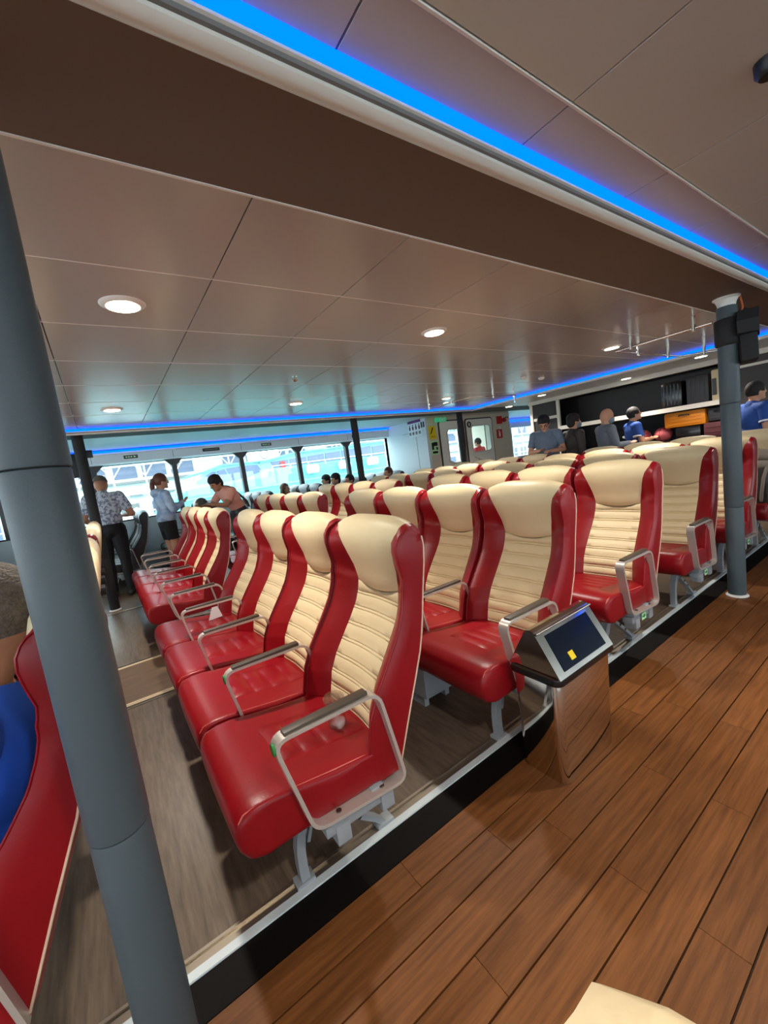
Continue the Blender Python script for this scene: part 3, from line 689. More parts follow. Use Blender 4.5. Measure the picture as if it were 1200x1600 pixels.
# ------------------------------------------------------------------ monitor on the far pillar
tv = thing('monitor', 'black monitor bracketed to the far pillar, seen from behind', 'monitor', (-0.14, 6.09, 1.67))
MB().bbox(-.15, .05, .10, .14, .0, .29, .008).build('casing', BLACK, tv, smooth=40)
MB().bbox(.0, .05, .03, .10, .12, .18, .004).build('bracket', BLACK, tv)
MB().bbox(.06, .15, .02, .06, .22, .31, .008).build('cable_box', BLACK, tv, smooth=40)

# ------------------------------------------------------------------ small things on and under the seats
cup = thing('plastic_cup', 'clear plastic cup standing on the nearest seat cushion', 'cup', (0.555, 1.315, 0.408))
MB().lathe([(.030, 0), (.032, .004), (.035, .10), (.037, .104)], seg=24).build('cup_body', CUPG, cup, smooth=40)
MB().lathe([(.036, .098), (.040, .102), (.040, .110), (.034, .116)], seg=24).build('lid', CUPG, cup, smooth=40)
MB().lathe([(.026, .002), (.030, .006), (.030, .016)], seg=24).build('base_ice', CUPG, cup, smooth=40)
tg = thing('paper_tag', 'small white paper tag hanging at the fourth seat of the first row', 'tag', (0.50, 3.03, 0.415))
MB().prism([(-.045, .0), (.05, .005), (.028, .085), (-.01, .085)], -.001, .001).build('sheet', PAPER, tg)
lb = thing('storage_box', 'light grey metal box under the aisle seats of the second row', 'box', (1.30, 1.62, 0.0))
MB().bbox(-.10, .12, 0, .36, .07, .232, .005).build('box_body', GREYP, lb, smooth=40)
MB().box(-.08, -.05, .05, .31, .0, .07).box(.07, .10, .05, .31, .0, .07).build('stand', GREYP, lb)
# sprinkler head and detectors
sp = thing('sprinkler_head', 'small chrome sprinkler head hanging below the seat ceiling', 'sprinkler', (1.514, 3.296, ZC - .05))
MB().lathe([(.028, .048), (.028, .05)], seg=16).lathe([(.008, .02), (.008, .05)], seg=10).build('stem', CHROME, sp)
MB().lathe([(.004, .0), (.024, .016), (.026, .019), (.006, .024)], seg=16).build('deflector', CHROME, sp, smooth=40)
for x, y, l in ((5.03, 3.30, 'small round smoke detector close to the transverse blue strip'), (4.61, 3.27, 'tiny ceiling sensor beside the smoke detector')):
    d = thing('smoke_detector', l, 'detector', (x, y, ZC - .03)); MB().lathe([(.01, 0), (.03, .006), (.04, .02), (.042, .03)], seg=16).build('housing', WHITE, d, smooth=40)
d = thing('ceiling_speaker', 'dark round fitting on the aisle ceiling at the right edge', 'speaker', (1.50, 0.302, ZC - .035)); MB().lathe([(.02, 0), (.028, .01), (.03, .035)], seg=16).build('housing', BLACK, d, smooth=40)
# chrome hanging rails near the transverse cove
def hang_rail(pts, posts_, label):
    t = thing('hanging_rail', label, 'rail', (pts[0][0], pts[0][1], 2.05)); o = Vector((pts[0][0], pts[0][1], 2.05))
    MB().tube([Vector(p) - o for p in pts], .011, 8).build('tube', CHROME, t, smooth=60)
    for p in posts_: MB().tube([Vector((p[0], p[1], 2.035)) - o, Vector((p[0], p[1], ZC)) - o], .016, 8).build('hanger', CHROME, t, smooth=60)
hang_rail([(4.15, 1.2, 2.06), (4.15, 1.93, 2.06), (5.6, 1.93, 2.06), (6.0, 1.6, 2.06)], [(4.15, 1.32), (4.15, 1.8), (4.6, 1.93), (5.3, 1.93), (5.8, 1.76)], 'chrome rail hanging from the ceiling left of the slim pillar')
hang_rail([(4.3, 4.85, 2.06), (4.35, 3.95, 2.06), (5.25, 3.9, 2.06), (6.1, 4.55, 2.06)], [(4.3, 4.75), (4.33, 4.3), (4.8, 3.93), (5.25, 3.92), (5.9, 4.4)], 'chrome rail hanging from the ceiling in front of the white doors')

# ------------------------------------------------------------------ signs
def text(s, size, m, parent, loc, rot, name='lettering'):
    c = bpy.data.curves.new(name, 'FONT'); c.body = s; c.size = size; c.align_x = 'CENTER'; c.align_y = 'CENTER'; c.extrude = 0.0006; c.materials.append(m)
    tmp = bpy.data.objects.new('tmp', c); COL.objects.link(tmp); bpy.context.view_layer.update()
    me = bpy.data.meshes.new_from_object(tmp.evaluated_get(bpy.context.evaluated_depsgraph_get())); bpy.data.objects.remove(tmp)
    o = link(name, me, parent, loc); o.rotation_euler = rot
    return o
FACE_Y = (math.pi / 2, 0, 0)            # reads from -y
FACE_X = (math.pi / 2, 0, -math.pi / 2)  # reads from -x
ex = thing('exit_sign', 'green lit exit sign hanging above the white doors', 'sign', (6.62, 6.98, 2.06))
MB().bbox(-.17, .17, -.02, .02, .02, .12, .01).build('panel', GREENS, ex, smooth=40)
text('EXIT', .09, WHITE, ex, (.04, -.022, .065), FACE_Y)
MB().box(-.02, .02, -.01, .01, .13, .16).build('hanger', TRIM, ex)
ys = thing('warning_sign', 'yellow warning sign with a black slanted symbol left of the doors', 'sign', (6.46, YD - .006, 1.72))
MB().box(-.11, .11, 0, .005, 0, .30).build('plate', YELLOW, ys)
MB().prism([(-.07, .12), (.0, .26), (.04, .27), (-.03, .13)], -.002, 0).prism([(-.06, .05), (.07, .05), (.07, .06), (-.06, .06)], -.002, 0).build('symbol', BLACK, ys)
ps = thing('notice_sign', 'black and pale green notice below the yellow warning sign', 'sign', (6.48, YD - .006, 1.36))
MB().box(-.11, .11, 0, .005, 0, .32).build('plate', LGREEN, ps)
MB().box(-.08, .08, -.002, 0, .03, .08).box(-.09, -.03, -.002, 0, .12, .28).box(-.03, .09, -.002, 0, .2, .29).box(.04, .09, -.002, 0, .11, .17).build('symbol', BLACK, ps)
sf = thing('safety_poster', 'white safety poster with a purple heading on the bulkhead', 'poster', (XB - .006, 7.52, 1.84))
MB().box(0, .005, -.24, .24, 0, .38).build('sheet', PAPER, sf)
MB().box(-.002, 0, -.24, .24, .32, .38).build('heading', PURPLE, sf)
for i in range(4):
    y = -.17 + .115 * i
    MB().prism([(y - .02, .16), (y + .02, .16), (y + .03, .22), (y + .012, .25), (y + .012, .29), (y - .012, .29), (y - .012, .25), (y - .03, .22)], -.003, 0, 'x').build('figure', MAROON, sf)
    MB().box(-.003, 0, y - .035, y + .035, .05, .12).build('caption', TRIMD, sf)
gs = thing('muster_sign', 'small white and green pictogram sign beside the safety poster', 'sign', (XB - .006, 7.22, 2.0))
MB().box(0, .005, -.075, .075, 0, .16).build('plate', PAPER, gs)
MB().box(-.002, 0, -.065, -.01, .015, .145).box(-.002, 0, .01, .065, .015, .145).build('symbol', POST, gs)
fs = thing('fire_sign', 'red fire alarm sign on the cream wall right of the doors', 'sign', (8.82, YD - .006, 1.83))
MB().box(-.11, .11, 0, .005, 0, .2).build('plate', REDS, fs)
MB().lathe([(.04, -.0), (.04, .004)], seg=14).build('button', WHITE, fs).rotation_euler = (math.pi / 2, 0, 0)
fs.children[-1].location = (.02, 0, .1)
fs2 = thing('extinguisher_sign', 'red fire extinguisher sign below the alarm sign', 'sign', (8.80, YD - .006, 1.56))
MB().box(-.11, .11, 0, .005, 0, .23).build('plate', REDS, fs2)
MB().box(-.03, .03, -.002, 0, .04, .15).box(-.015, .015, -.002, 0, .15, .19).box(-.05, .0, -.002, 0, .18, .195).build('symbol', WHITE, fs2)
al = thing('alarm_bell', 'red wall alarm with a curved pipe above the fire signs', 'alarm', (8.98, YD - .05, 2.02))
MB().ell((0, 0, 0), (.07, .05, .06)).build('bell', REDS, al, smooth=60)
MB().tube([(.02, .02, .03), (.1, 0, .07), (.17, .0, .05)], .012).build('pipe', BLACK, al, smooth=60)
rs = thing('round_sign', 'round black sign high on the right white door', 'sign', (7.66, YD - .034, 1.98))
MB().lathe([(.075, -.003), (.075, .002)], seg=20).build('disc', POST, rs).rotation_euler = (math.pi / 2, 0, 0)
MB().prism([(-.02, -.035), (.02, -.035), (.02, .035), (-.02, .035)], -.005, -.003).build('symbol', WHITE, rs)
for x, w, l in ((0.56, .11, 'small green exit label on the valance near the floral-shirt man'), (1.93, .16, 'long black label on the valance above the woman in pale blue'), (3.05, .11, 'small green exit label on the valance above the pink shirt'), (5.28, .10, 'small green exit label on the valance near the thin pillar')):
    g = thing('exit_label', l, 'label', (x, YW - .1645, 2.04)); long_ = w > .14
    MB().box(-w, w, 0, .004, 0, .06).build('plate', BLACK if long_ else POST, g)
    if not long_:
        MB().box(-w * .75, -w * .5, -.0015, 0, .02, .04).box(-w * .4, -w * .15, -.0015, 0, .02, .04).box(-w * .05, w * .2, -.0015, 0, .02, .04).build('letters', LGREEN, g)
        MB().prism([(w * .4, .015), (w * .8, .03), (w * .4, .045)], -.0015, 0).build('arrow', LGREEN, g)
    else: MB().box(-w * .8, w * .8, -.0015, 0, .026, .034).build('letters', GREYP, g)

# ------------------------------------------------------------------ luggage
def suitcase(label, m, x, y, z, w, d, h, lying=False, ribs=5, handle=True, wheels=True):
    # footprint: w along y (seen width), d along x (depth), h tall
    t = thing('suitcase', label, 'suitcase', (x, y, z), 0, 'luggage on the rack')
    z0 = .03 if wheels and not lying else 0.0
    b = MB().bbox(0, d, -w / 2, w / 2, z0, h, min(w, h, d) * .16).build('shell', m, t, smooth=50)
    for k in range(ribs):
        yy = -w / 2 + w * (k + 1) / (ribs + 1)
        if lying: zz = z0 + (h - z0) * (k + 1) / (ribs + 1); MB().bbox(-.006, .0, -w * .4, w * .4, zz - .008, zz + .008, .003).build('rib', m, b)
        else: MB().bbox(-.006, .0, yy - .008, yy + .008, z0 + h * .12, h * .9, .003).build('rib', m, b)
    if handle:
        if lying: MB().tube([(-.005, -.07, h * .72), (-.03, -.06, h * .76), (-.03, .06, h * .76), (-.005, .07, h * .72)], .01, 6).build('handle', BLACK, t, smooth=60)
        else: MB().tube([(d * .5, -.07, h - .005), (d * .5, -.06, h + .022), (d * .5, .06, h + .022), (d * .5, .07, h - .005)], .01, 6).build('handle', BLACK, t, smooth=60)
    if wheels and not lying:
        for sx in (.05, d - .05):
            for sy in (-1, 1): MB().lathe([(.014, 0), (.02, .004), (.02, .03), (.014, .034)], (sx, sy * (w / 2 - .05), 0), 10).build('wheel', BLACK, t)
    return t
XL = XCAB + .06
suitcase('tall glossy black suitcase on the upper shelf, left', BLKSH, XL, 2.78, 1.52, .30, .40, .45)
suitcase('dark hard suitcase on the upper shelf, middle', DGREY, XL + .02, 2.44, 1.52, .30, .40, .47, ribs=4)
cs = suitcase('cream suitcase on the upper shelf behind the slim pillar', CREAMC, XL, 2.16, 1.52, .20, .40, .50, ribs=0)
MB().bbox(-.012, .0, -.085, -.03, .13, .37, .006).bbox(-.012, .0, .03, .085, .13, .37, .006).build('dark_inset', POST, cs)
suitcase('black duffel case lying below the orange suitcase', BLKSH, XL, 2.58, 1.04, .34, .42, .20, True, 2, False)
suitcase('orange hard suitcase lying flat on other luggage', ORANGE, XL, 2.62, 1.245, .56, .40, .24, True, 4)
suitcase('dark grey suitcase lying on the pile right of the orange one', DGREY, XL, 2.16, 1.27, .32, .42, .20, True, 3)
suitcase('maroon suitcase lying at the bottom right of the rack', MAROON, XL, 2.20, 1.04, .36, .42, .22, True, 2, False)
def soft_bag(label, m, x, y, z, r, strap):
    t = thing('soft_bag', label, 'bag', (x, y, z), 0, 'soft bags on the rack')
    MB().ell((0, 0, r[2]), r, nu=18, nv=12).build('body', m, t, smooth=60)
    MB().ell((-.004, 0, r[2]), (r[0], r[1] * .16, r[2] * 1.02), nu=14, nv=12).build('strap', strap, t, smooth=60)
soft_bag('round pink bag with a black strap on the lower shelf', PINKR, XL + .17, 2.98, 1.04, (.16, .13, .12), BLACK)
soft_bag('round pink bag with a pale strap nearest the crew member', PINKR, XL + .17, 3.30, 1.04, (.16, .13, .12), CREAMC)

# ------------------------------------------------------------------ people
def V(*a): return Vector(a)
class Body:
    def __init__(s): s.p = []
    def cone(s, a, b, ra, rb, tag): s.p.append(('c', Vector(a), Vector(b), ra, rb, tag))
    def ell(s, c, r, tag, rot=None): s.p.append(('e', Vector(c), Vector(r), rot, None, tag))
    def mesh(s):
        m = MB()
        for q in s.p:
            if q[0] == 'c':
                m.ell(q[1], (q[3],) * 3, None, 12, 8); m.ell(q[2], (q[4],) * 3, None, 12, 8); m.tube([q[1], q[2]], [q[3], q[4]], 12)
            else: m.ell(q[1], q[2], q[3], 18, 12)
        return m
    def tags(s, P):
        names = []; D = []
        for q in s.p:
            if q[0] == 'c':
                a = np.array(q[1]); b = np.array(q[2]); ab = b - a; t = np.clip(((P - a) @ ab) / max(ab @ ab, 1e-9), 0, 1)
                D.append(np.linalg.norm(P - (a + t[:, None] * ab), axis=1) - (q[3] + (q[4] - q[3]) * t))
            else:
                R = np.array(q[3]) if q[3] is not None else np.eye(3); l = (P - np.array(q[1])) @ R; r = np.array(q[2])
                D.append((np.linalg.norm(l / r, axis=1) - 1) * r.min())
            names.append(q[5])
        i = np.argmin(np.stack(D), 0); return np.array(names)[i]
STAND = dict(pelvis=V(0, 0, .94), waist=V(.005, 0, 1.08), chest=V(.0, 0, 1.26), neck=V(-.01, 0, 1.43), head=V(.025, 0, 1.575),
             shL=V(-.01, .175, 1.375), elL=V(-.03, .235, 1.11), wrL=V(.05, .23, .87), shR=V(-.01, -.175, 1.375), elR=V(-.03, -.235, 1.11), wrR=V(.05, -.23, .87),
             hipL=V(0, .085, .90), knL=V(.025, .095, .50), anL=V(-.01, .10, .085), hipR=V(0, -.085, .90), knR=V(.025, -.095, .50), anR=V(-.01, -.10, .085), toe=V(.15, .015, -.045), hy=0.0, hp=0.0)
SIT = dict(pelvis=V(0, 0, .50), waist=V(-.04, 0, .62), chest=V(-.08, 0, .78), neck=V(-.12, 0, .94), head=V(-.12, 0, 1.09),
           shL=V(-.09, .175, .885), elL=V(.03, .225, .66), wrL=V(.24, .13, .58), shR=V(-.09, -.175, .885), elR=V(.03, -.225, .66), wrR=V(.24, -.13, .58),
           hipL=V(.02, .085, .485), knL=V(.42, .11, .47), anL=V(.40, .11, .085), hipR=V(.02, -.085, .485), knR=V(.42, -.11, .47), anR=V(.40, -.11, .085), toe=V(.15, .015, -.045), hy=0.0, hp=0.0)
def hand(B, wr, el, inward, grip=0.4):
    d = (wr - el).normalized(); s = inward.copy(); s = (s - d * s.dot(d)).normalized(); n = d.cross(s)
    rot = Matrix((d, s, n)).transposed()
    B.ell(wr + d * .045, (.05, .036, .017), 'skin', rot)
    for k, l in ((-1.5, .030), (-.5, .036), (.5, .038), (1.5, .034)):
        a = wr + d * .082 - s * (.021 * k); m_ = a + d * l * (1 - grip * .3) + n * l * grip; e = m_ + d * l * .5 * (1 - grip) + n * l * .9 * grip
        B.cone(a, m_, .0085, .008, 'skin'); B.cone(m_, e, .008, .0065, 'skin')
    a = wr + d * .025 + s * .03; m_ = a + d * .03 + s * .022 + n * .01; B.cone(a, m_, .011, .009, 'skin'); B.cone(m_, m_ + d * .03 + n * .008, .009, .007, 'skin')
def person(label, loc, yaw, pose, top, bottom, hair=HAIRB, skin=SKIN, sleeve='short', legs='long', hairstyle='short', h=1.70, extra=None, mask=None, fat=1.0, voxel=.009, glasses=False, seated=False, shoe=SHOE):
    J = dict(SIT if seated else STAND); J.update(pose); B = Body(); k = fat
    head = J['head']; nk = J['neck']
    hr = Matrix.Rotation(J['hy'], 3, 'Z') @ Matrix.Rotation(J['hp'], 3, 'Y')
    hp = lambda x, y, z: head + hr @ V(x, y, z)
    # trunk
    up = (J['neck'] - J['pelvis']).normalized(); ax = Matrix.Rotation(math.atan2(up.x, up.z), 3, 'Y')
    B.ell(J['pelvis'], (.115 * k, .160 * k, .125), 'bottom', ax); B.ell(J['waist'], (.105 * k, .145 * k, .15), 'top', ax)
    B.ell(J['chest'], (.115 * k, .168 * k, .19), 'top', ax)
    B.cone(J['shL'], J['shR'], .062, .062, 'top'); B.cone(nk - up * .03, nk, .075, .058, 'top')
    B.cone(nk, head + hr @ V(-.015, 0, -.06), .054, .050, 'skin')
    # head
    B.ell(head, (.096, .076, .112), 'skin', hr); B.ell(hp(.028, 0, -.055), (.062, .056, .056), 'skin', hr); B.ell(hp(.045, 0, .01), (.05, .062, .07), 'skin', hr)
    B.cone(hp(.092, 0, .012), hp(.108, 0, -.022), .010, .014, 'skin'); B.ell(hp(.075, 0, -.088), (.024, .03, .02), 'skin', hr)
    for s in (-1, 1): B.ell(hp(-.008, s * .078, -.012), (.019, .010, .031), 'skin', hr)
    # arms
    for s, S_ in ((1, 'L'), (-1, 'R')):
        sh, el, wr = J['sh' + S_], J['el' + S_], J['wr' + S_]
        mid = sh.lerp(el, .62)
        B.cone(sh, mid, .058 * k, .050 * k, 'top'); B.cone(mid, el, .046 * k, .040 * k, 'top' if sleeve == 'long' else 'skin')
        m2 = el.lerp(wr, .9); B.cone(el, m2, .040 * k, .029, 'top' if sleeve == 'long' else 'skin'); B.cone(m2, wr, .028, .026, 'skin')
        hand(B, wr, el, V(0, -s, 0) + V(.3, 0, .2))
        hi, kn, an = J['hip' + S_], J['kn' + S_], J['an' + S_]
        m3 = hi.lerp(kn, .45)
        B.cone(hi, m3, .088 * k, .076 * k, 'bottom'); B.cone(m3, kn, .074 * k, .056, 'bottom' if legs == 'long' else 'skin')
        B.cone(kn, kn.lerp(an, .35), .056, .055, 'bottom' if legs == 'long' else 'skin'); B.cone(kn.lerp(an, .35), an, .054, .038, 'bottom' if legs == 'long' else 'skin')
        t = J['toe']; B.cone(an + V(-.03, 0, -.035), an + V(.05, 0, -.035), .042, .044, 'shoe'); B.cone(an + V(.05, 0, -.04), an + V(t.x, s * t.y, t.z), .043, .034, 'shoe')
    if extra: extra(B, J, hp)
    root = thing('person', label, 'person', loc, yaw)
    sc = h / 1.70; root.scale = (sc, sc, sc)
    me0 = B.mesh(); me = bpy.data.meshes.new('tmp'); me.from_pydata(me0.v, [], me0.f); ob = bpy.data.objects.new('tmp', me); COL.objects.link(ob)
    rm = ob.modifiers.new('r', 'REMESH'); rm.mode = 'VOXEL'; rm.voxel_size = voxel
    sm = ob.modifiers.new('s', 'SMOOTH'); sm.factor = .5; sm.iterations = 3
    bpy.context.view_layer.update()
    dg = bpy.context.evaluated_depsgraph_get(); ev = ob.evaluated_get(dg); bm_ = bpy.data.meshes.new_from_object(ev)
    bpy.data.objects.remove(ob); bpy.data.meshes.remove(me)
    bm_.name = 'body'; bm_.materials.clear(); bm_.materials.append(skin)
    for p in bm_.polygons: p.use_smooth = True
    link('body', bm_, root)
    n = len(bm_.vertices); co = np.empty(n * 3); bm_.vertices.foreach_get('co', co); co = co.reshape(-1, 3)
    no = np.empty(n * 3); bm_.vertex_normals.foreach_get('vector', no) if hasattr(bm_, 'vertex_normals') else bm_.vertices.foreach_get('normal', no); no = no.reshape(-1, 3)
    faces = [tuple(p.vertices) for p in bm_.polygons]; cen = np.array([co[list(f)].mean(0) for f in faces]); tg_ = B.tags(cen)
    for nm, key, m, off in (('shirt', 'top', top, .011), ('trousers' if legs == 'long' else 'shorts', 'bottom', bottom, .009), ('shoes', 'shoe', shoe, .004)):
        fs_ = [f for f, t in zip(faces, tg_) if t == key]
        if not fs_: continue
        ids = sorted({i for f in fs_ for i in f}); mp = {i: j for j, i in enumerate(ids)}
        vs = co[ids] + no[ids] * off
        c = bpy.data.meshes.new(nm); c.from_pydata(vs.tolist(), [], [tuple(mp[i] for i in f) for f in fs_]); c.materials.append(m)
        for p in c.polygons: p.use_smooth = True
        link(nm, c, root)
    # hair shell
    if hairstyle:
        cap = MB().ell((-.010, 0, .020), (.102, .088, .108), None, 28, 22)
        def keep(p):
            x, y, z = p
            if hairstyle == 'bald': return False
            if hairstyle == 'buzz': return z > .02 - x * .2 and not (x > .055 and z < .075)
            low = -.055 if hairstyle == 'short' else -.16
            return z > low and not (x > .058 and z < .046) and not (x > .0 and z < -.005)
        cap.f = [f for f in cap.f if keep(np.mean([cap.v[i] for i in f], 0))]
        if hairstyle == 'buzz': cap.v = [tuple(np.array(p) * .975) for p in cap.v]
        if hairstyle == 'pony': cap.ell((-.105, 0, .0), (.04, .04, .05)).ell((-.125, 0, -.07), (.036, .036, .085)).ell((-.12, 0, -.15), (.025, .028, .06))
        if hairstyle == 'long': cap.ell((-.055, 0, -.08), (.055, .09, .13)).ell((-.02, .072, -.06), (.045, .024, .12)).ell((-.02, -.072, -.06), (.045, .024, .12))
        if hairstyle == 'thick': cap.ell((-.01, 0, .055), (.105, .092, .085)).ell((-.05, 0, -.01), (.062, .084, .09))
        if cap.f:
            cap.v = [tuple(hp(*p)) for p in cap.v]; cap.build('hair', hair, root, smooth=80)
    for s in (-1, 1): MB().ell(hp(.083, s * .031, .008), (.010, .013, .008), hr, 10, 6).build('eye', EYE, root, smooth=80)
    if mask:
        mm = MB().ell((.052, 0, -.052), (.066, .072, .058), None, 18, 12); mm.v = [tuple(hp(*p)) for p in mm.v]; mm.build('face_mask', mask, root, smooth=80)
    else: MB().ell(hp(.088, 0, -.058), (.010, .024, .007), hr, 10, 6).build('mouth', LIP, root, smooth=80)
    if glasses:
        g = MB()
        for s in (-1, 1): g.tube([hp(.105, s * .034 + .024 * math.cos(a), .006 + .018 * math.sin(a)) for a in [6.283 * i / 12 for i in range(12)]], .003, 5, True); g.tube([hp(.105, s * .056, .008), hp(.0, s * .086, .008)], .003, 5)
        g.build('glasses', BLACK, root)
    return root
R_ = math.radians
# floral-shirt man by the far pillar, seen from behind
person('man in grey floral shirt and black trousers standing by the far pillar', (.02, 6.74, 0), R_(80),
       dict(elL=V(-.02, .26, 1.12), wrL=V(.16, .16, 1.02), elR=V(.02, -.285, 1.12), wrR=V(.2, -.16, 1.1), hy=R_(-12), hp=R_(8), head=V(.04, 0, 1.56)), FLORAL, BLKT, HAIRG, SKIN2, hairstyle='buzz', h=1.72, fat=1.12)
def hood_extra(B, J, hp):
    B.ell(J['neck'] + V(-.07, 0, -.02), (.06, .10, .06), 'top'); B.ell(J['waist'] + V(0, 0, -.05), (.125, .165, .13), 'top')
hood = person('woman with a ponytail in a pale blue hoodie and black shorts', (.72, 6.72, 0), R_(12),
       dict(elL=V(.05, .215, 1.13), wrL=V(.24, .12, 1.20), elR=V(.05, -.215, 1.13), wrR=V(.24, -.10, 1.22), hp=R_(5)), HOOD, BLKT, HAIRR, SKIN, sleeve='long', legs='short', hairstyle='pony', h=1.64, extra=hood_extra)
MB().ell((.085, 0, 1.2), (.055, .085, .19)).build('pink_shirt_front', PINK, hood, smooth=60)
pk = person('person in a salmon shirt leaning over a seat, dark strap across the back', (1.70, 6.52, 0), R_(195),
       dict(pelvis=V(-.02, 0, .92), waist=V(.03, 0, 1.04), chest=V(.10, 0, 1.17), neck=V(.20, 0, 1.30), head=V(.29, 0, 1.40), shL=V(.15, .17, 1.25), shR=V(.15, -.17, 1.25), elL=V(.30, .22, 1.06), wrL=V(.46, .10, 1.10), elR=V(.28, -.25, 1.08), wrR=V(.46, -.18, 1.08), hp=R_(25), hy=R_(10)), PINK, DGREY, HAIRB, SKIN2, hairstyle='thick', h=1.68)
MB().tube([(.21, -.13, 1.34), (.10, -.06, 1.335), (.0, .04, 1.23), (-.09, .14, 1.06), (-.08, .19, .98)], .016, 6).build('bag_strap', DJACK, pk, smooth=60)
def seated(label, x, y, top, hair=HAIRB, style='short', yaw=180, z=0.0, h=1.70, pose={}, **kw):
    return person(label, (x, y, z), R_(yaw), pose, top, kw.pop('bottom', BLKT), hair, hairstyle=style, seated=True, h=h, **kw)
# passengers seated by the windows (x of pelvis)
CX = lambda n: X0 - .38 + PITCH * n + .20
seated('grey-haired passenger seated under the salmon-shirted person', CX(1) + .08, YCC + SP * .5, GREYS, HAIRG, 'short', h=1.66)
seated('long-haired woman in black turning sideways in a window seat', CX(3), YCC + SP * 2.5, BLKT, HAIRR, 'long', pose=dict(hy=R_(130)), sleeve='long', h=1.70)
seated('dark-haired passenger, leftmost of three heads by the window posts', CX(4), YCC + SP * 2.5, BLKT, HAIRB, 'thick', h=1.76)
seated('dark-haired passenger, middle of three heads by the window posts', CX(4) - .04, YCC + SP * 1.5, GREYS, HAIRB, 'thick', h=1.77)
seated('dark-haired passenger just left of the thin window pillar', CX(4) + .0, YCC + SP * .5, DJACK, HAIRB, 'short', h=1.70)
seated('brown-haired passenger seated in front of the white bulkhead', CX(5), YCC + SP * .5, GREYT, HAIRR, 'short', h=1.74)
# lobby
person('man in glasses and grey-blue tee looking down at his phone', (6.10, 4.02, 0), R_(205), dict(elL=V(.02, .25, 1.12), wrL=V(.24, .10, 1.12), elR=V(.02, -.25, 1.12), wrR=V(.24, -.08, 1.14), hp=R_(28), head=V(.06, 0, 1.555)), GREYT, BLKT, HAIRB, SKIN, h=1.76, glasses=True, hairstyle='thick')
person('person in a dark jacket and face mask facing the rack', (6.30, 3.66, 0), R_(-25), dict(hy=R_(-8)), DJACK, BLKT, HAIRB, SKIN, sleeve='long', hairstyle='thick', h=1.69, mask=MASKW)
person('bald man in grey long sleeves and a face mask', (6.36, 3.18, 0), R_(-38), dict(elL=V(.03, .235, 1.12), wrL=V(.27, .12, 1.12), elR=V(.03, -.235, 1.12), wrR=V(.27, -.12, 1.13), hp=R_(12)), GREYS, BLKT, HAIRB, SKIN, sleeve='long', hairstyle='bald', h=1.69, mask=MASKW)
def badge(p, m=WHITE):
    MB().ell((.118, .075, 1.29), (.006, .03, .012)).build('chest_logo', m, p, smooth=60)
c1 = person('crew member in a blue polo beside the luggage, hands together', (7.30, 3.21, 0), R_(-45), dict(elL=V(.03, .235, 1.12), wrL=V(.25, .06, 1.14), elR=V(.03, -.235, 1.12), wrR=V(.25, -.06, 1.14), hp=R_(-10)), NAVY, BLKT, HAIRB, SKIN, h=1.68, hairstyle='short'); badge(c1)
c2 = person('crew member in a blue polo standing right of the slim pillar', (6.62, 1.54, 0), R_(-42), dict(hp=R_(-3)), NAVY, BLKT, HAIRB, SKIN, h=1.69, hairstyle='short'); badge(c2)
for c in (c1, c2):
    for s in (-1, 1):
        a = V(-.022, s * .21, 1.215); MB().tube([a, a + V(-.002, s * .004, -.018)], .068, 14).build('sleeve_stripe', WHITE, c, smooth=40)
person('person in a red top outside the right white door', (8.62, 7.72, 0), R_(100), dict(), REDS, BLKT, HAIRB, SKIN2, h=1.66)
# backpack with a rolled jacket at the right edge of the frame
bk = thing('backpack', 'grey khaki rolled jacket on a dark backpack, rearmost aisle seat', 'backpack', (X0 + PITCH * 5 + .06, YA + .2, .44))
lumpy(MB().bbox(-.12, .14, -.17, .16, .0, .40, .06), .012, 8, 20).build('pack', DJACK, bk, smooth=60)
lumpy(MB().tube([(-.02, -.22, .44), (-.03, -.05, .46), (.0, .18, .45)], [.055, .075, .06], 14), .010, 9, 26).build('rolled_jacket', KHAKI, bk, smooth=60)
lumpy(MB().tube([(-.06, -.19, .36), (-.08, -.02, .37), (-.05, .18, .36)], [.045, .055, .05], 14), .008, 5, 30).build('jacket_sleeve', KHAKI, bk, smooth=60)
MB().tube([(-.10, -.17, .36), (-.14, -.15, .25), (-.13, -.13, .10), (-.10, -.12, .02)], .014, 6).build('strap', KHAKI, bk, smooth=60)
# man in royal blue, left foreground
seated('man in a royal blue shirt seated in the left foreground', X0 - PITCH + .20, YA + SP / 2 + .0, BLUE, HAIRG, 'short', h=1.72, skin=SKIN2, fat=1.15, bottom=BLKT, voxel=.007,
       pose=dict(waist=V(-.06, 0, .62), chest=V(-.10, 0, .75), neck=V(-.14, 0, .915), head=V(-.185, 0, 1.085), shL=V(-.12, .19, .85), shR=V(-.12, -.19, .85), elL=V(.0, .25, .66), elR=V(-.0, -.25, .66), hy=R_(-8)))

# ------------------------------------------------------------------ outside: turquoise ferry, quay building, water
K = 22 / 15.0
def bx(x, z): return (x * K, 1.33 + (z - 1.33) * K)
water = struct(MB().box(-60, 90, YW + 2, 160, -2.2, -2.0).build('ground_water', WATER))
boat = thing('ferry_boat', 'turquoise ferry moored outside the far windows', 'boat', (0, 22, -1.6))
def bp(pts, y0, y1, m, nm): return MB().prism([(bx(x, z)[0], bx(x, z)[1] + 1.6) for x, z in pts], y0, y1).build(nm, m, boat)
hull = bp([(0.4, -.9), (1.6, .55), (2.14, 1.28), (2.5, 1.36), (5.3, 1.42), (5.32, 1.62), (14, 1.66), (14, -.9)], 0, 6, TURQ, 'hull')
bp([(1.75, .80), (2.15, 1.05), (5.3, 1.13), (14, 1.22), (14, 1.16), (5.3, 1.07), (2.18, .99), (1.72, .74)], -.05, 0, TURQP, 'rub_rail')
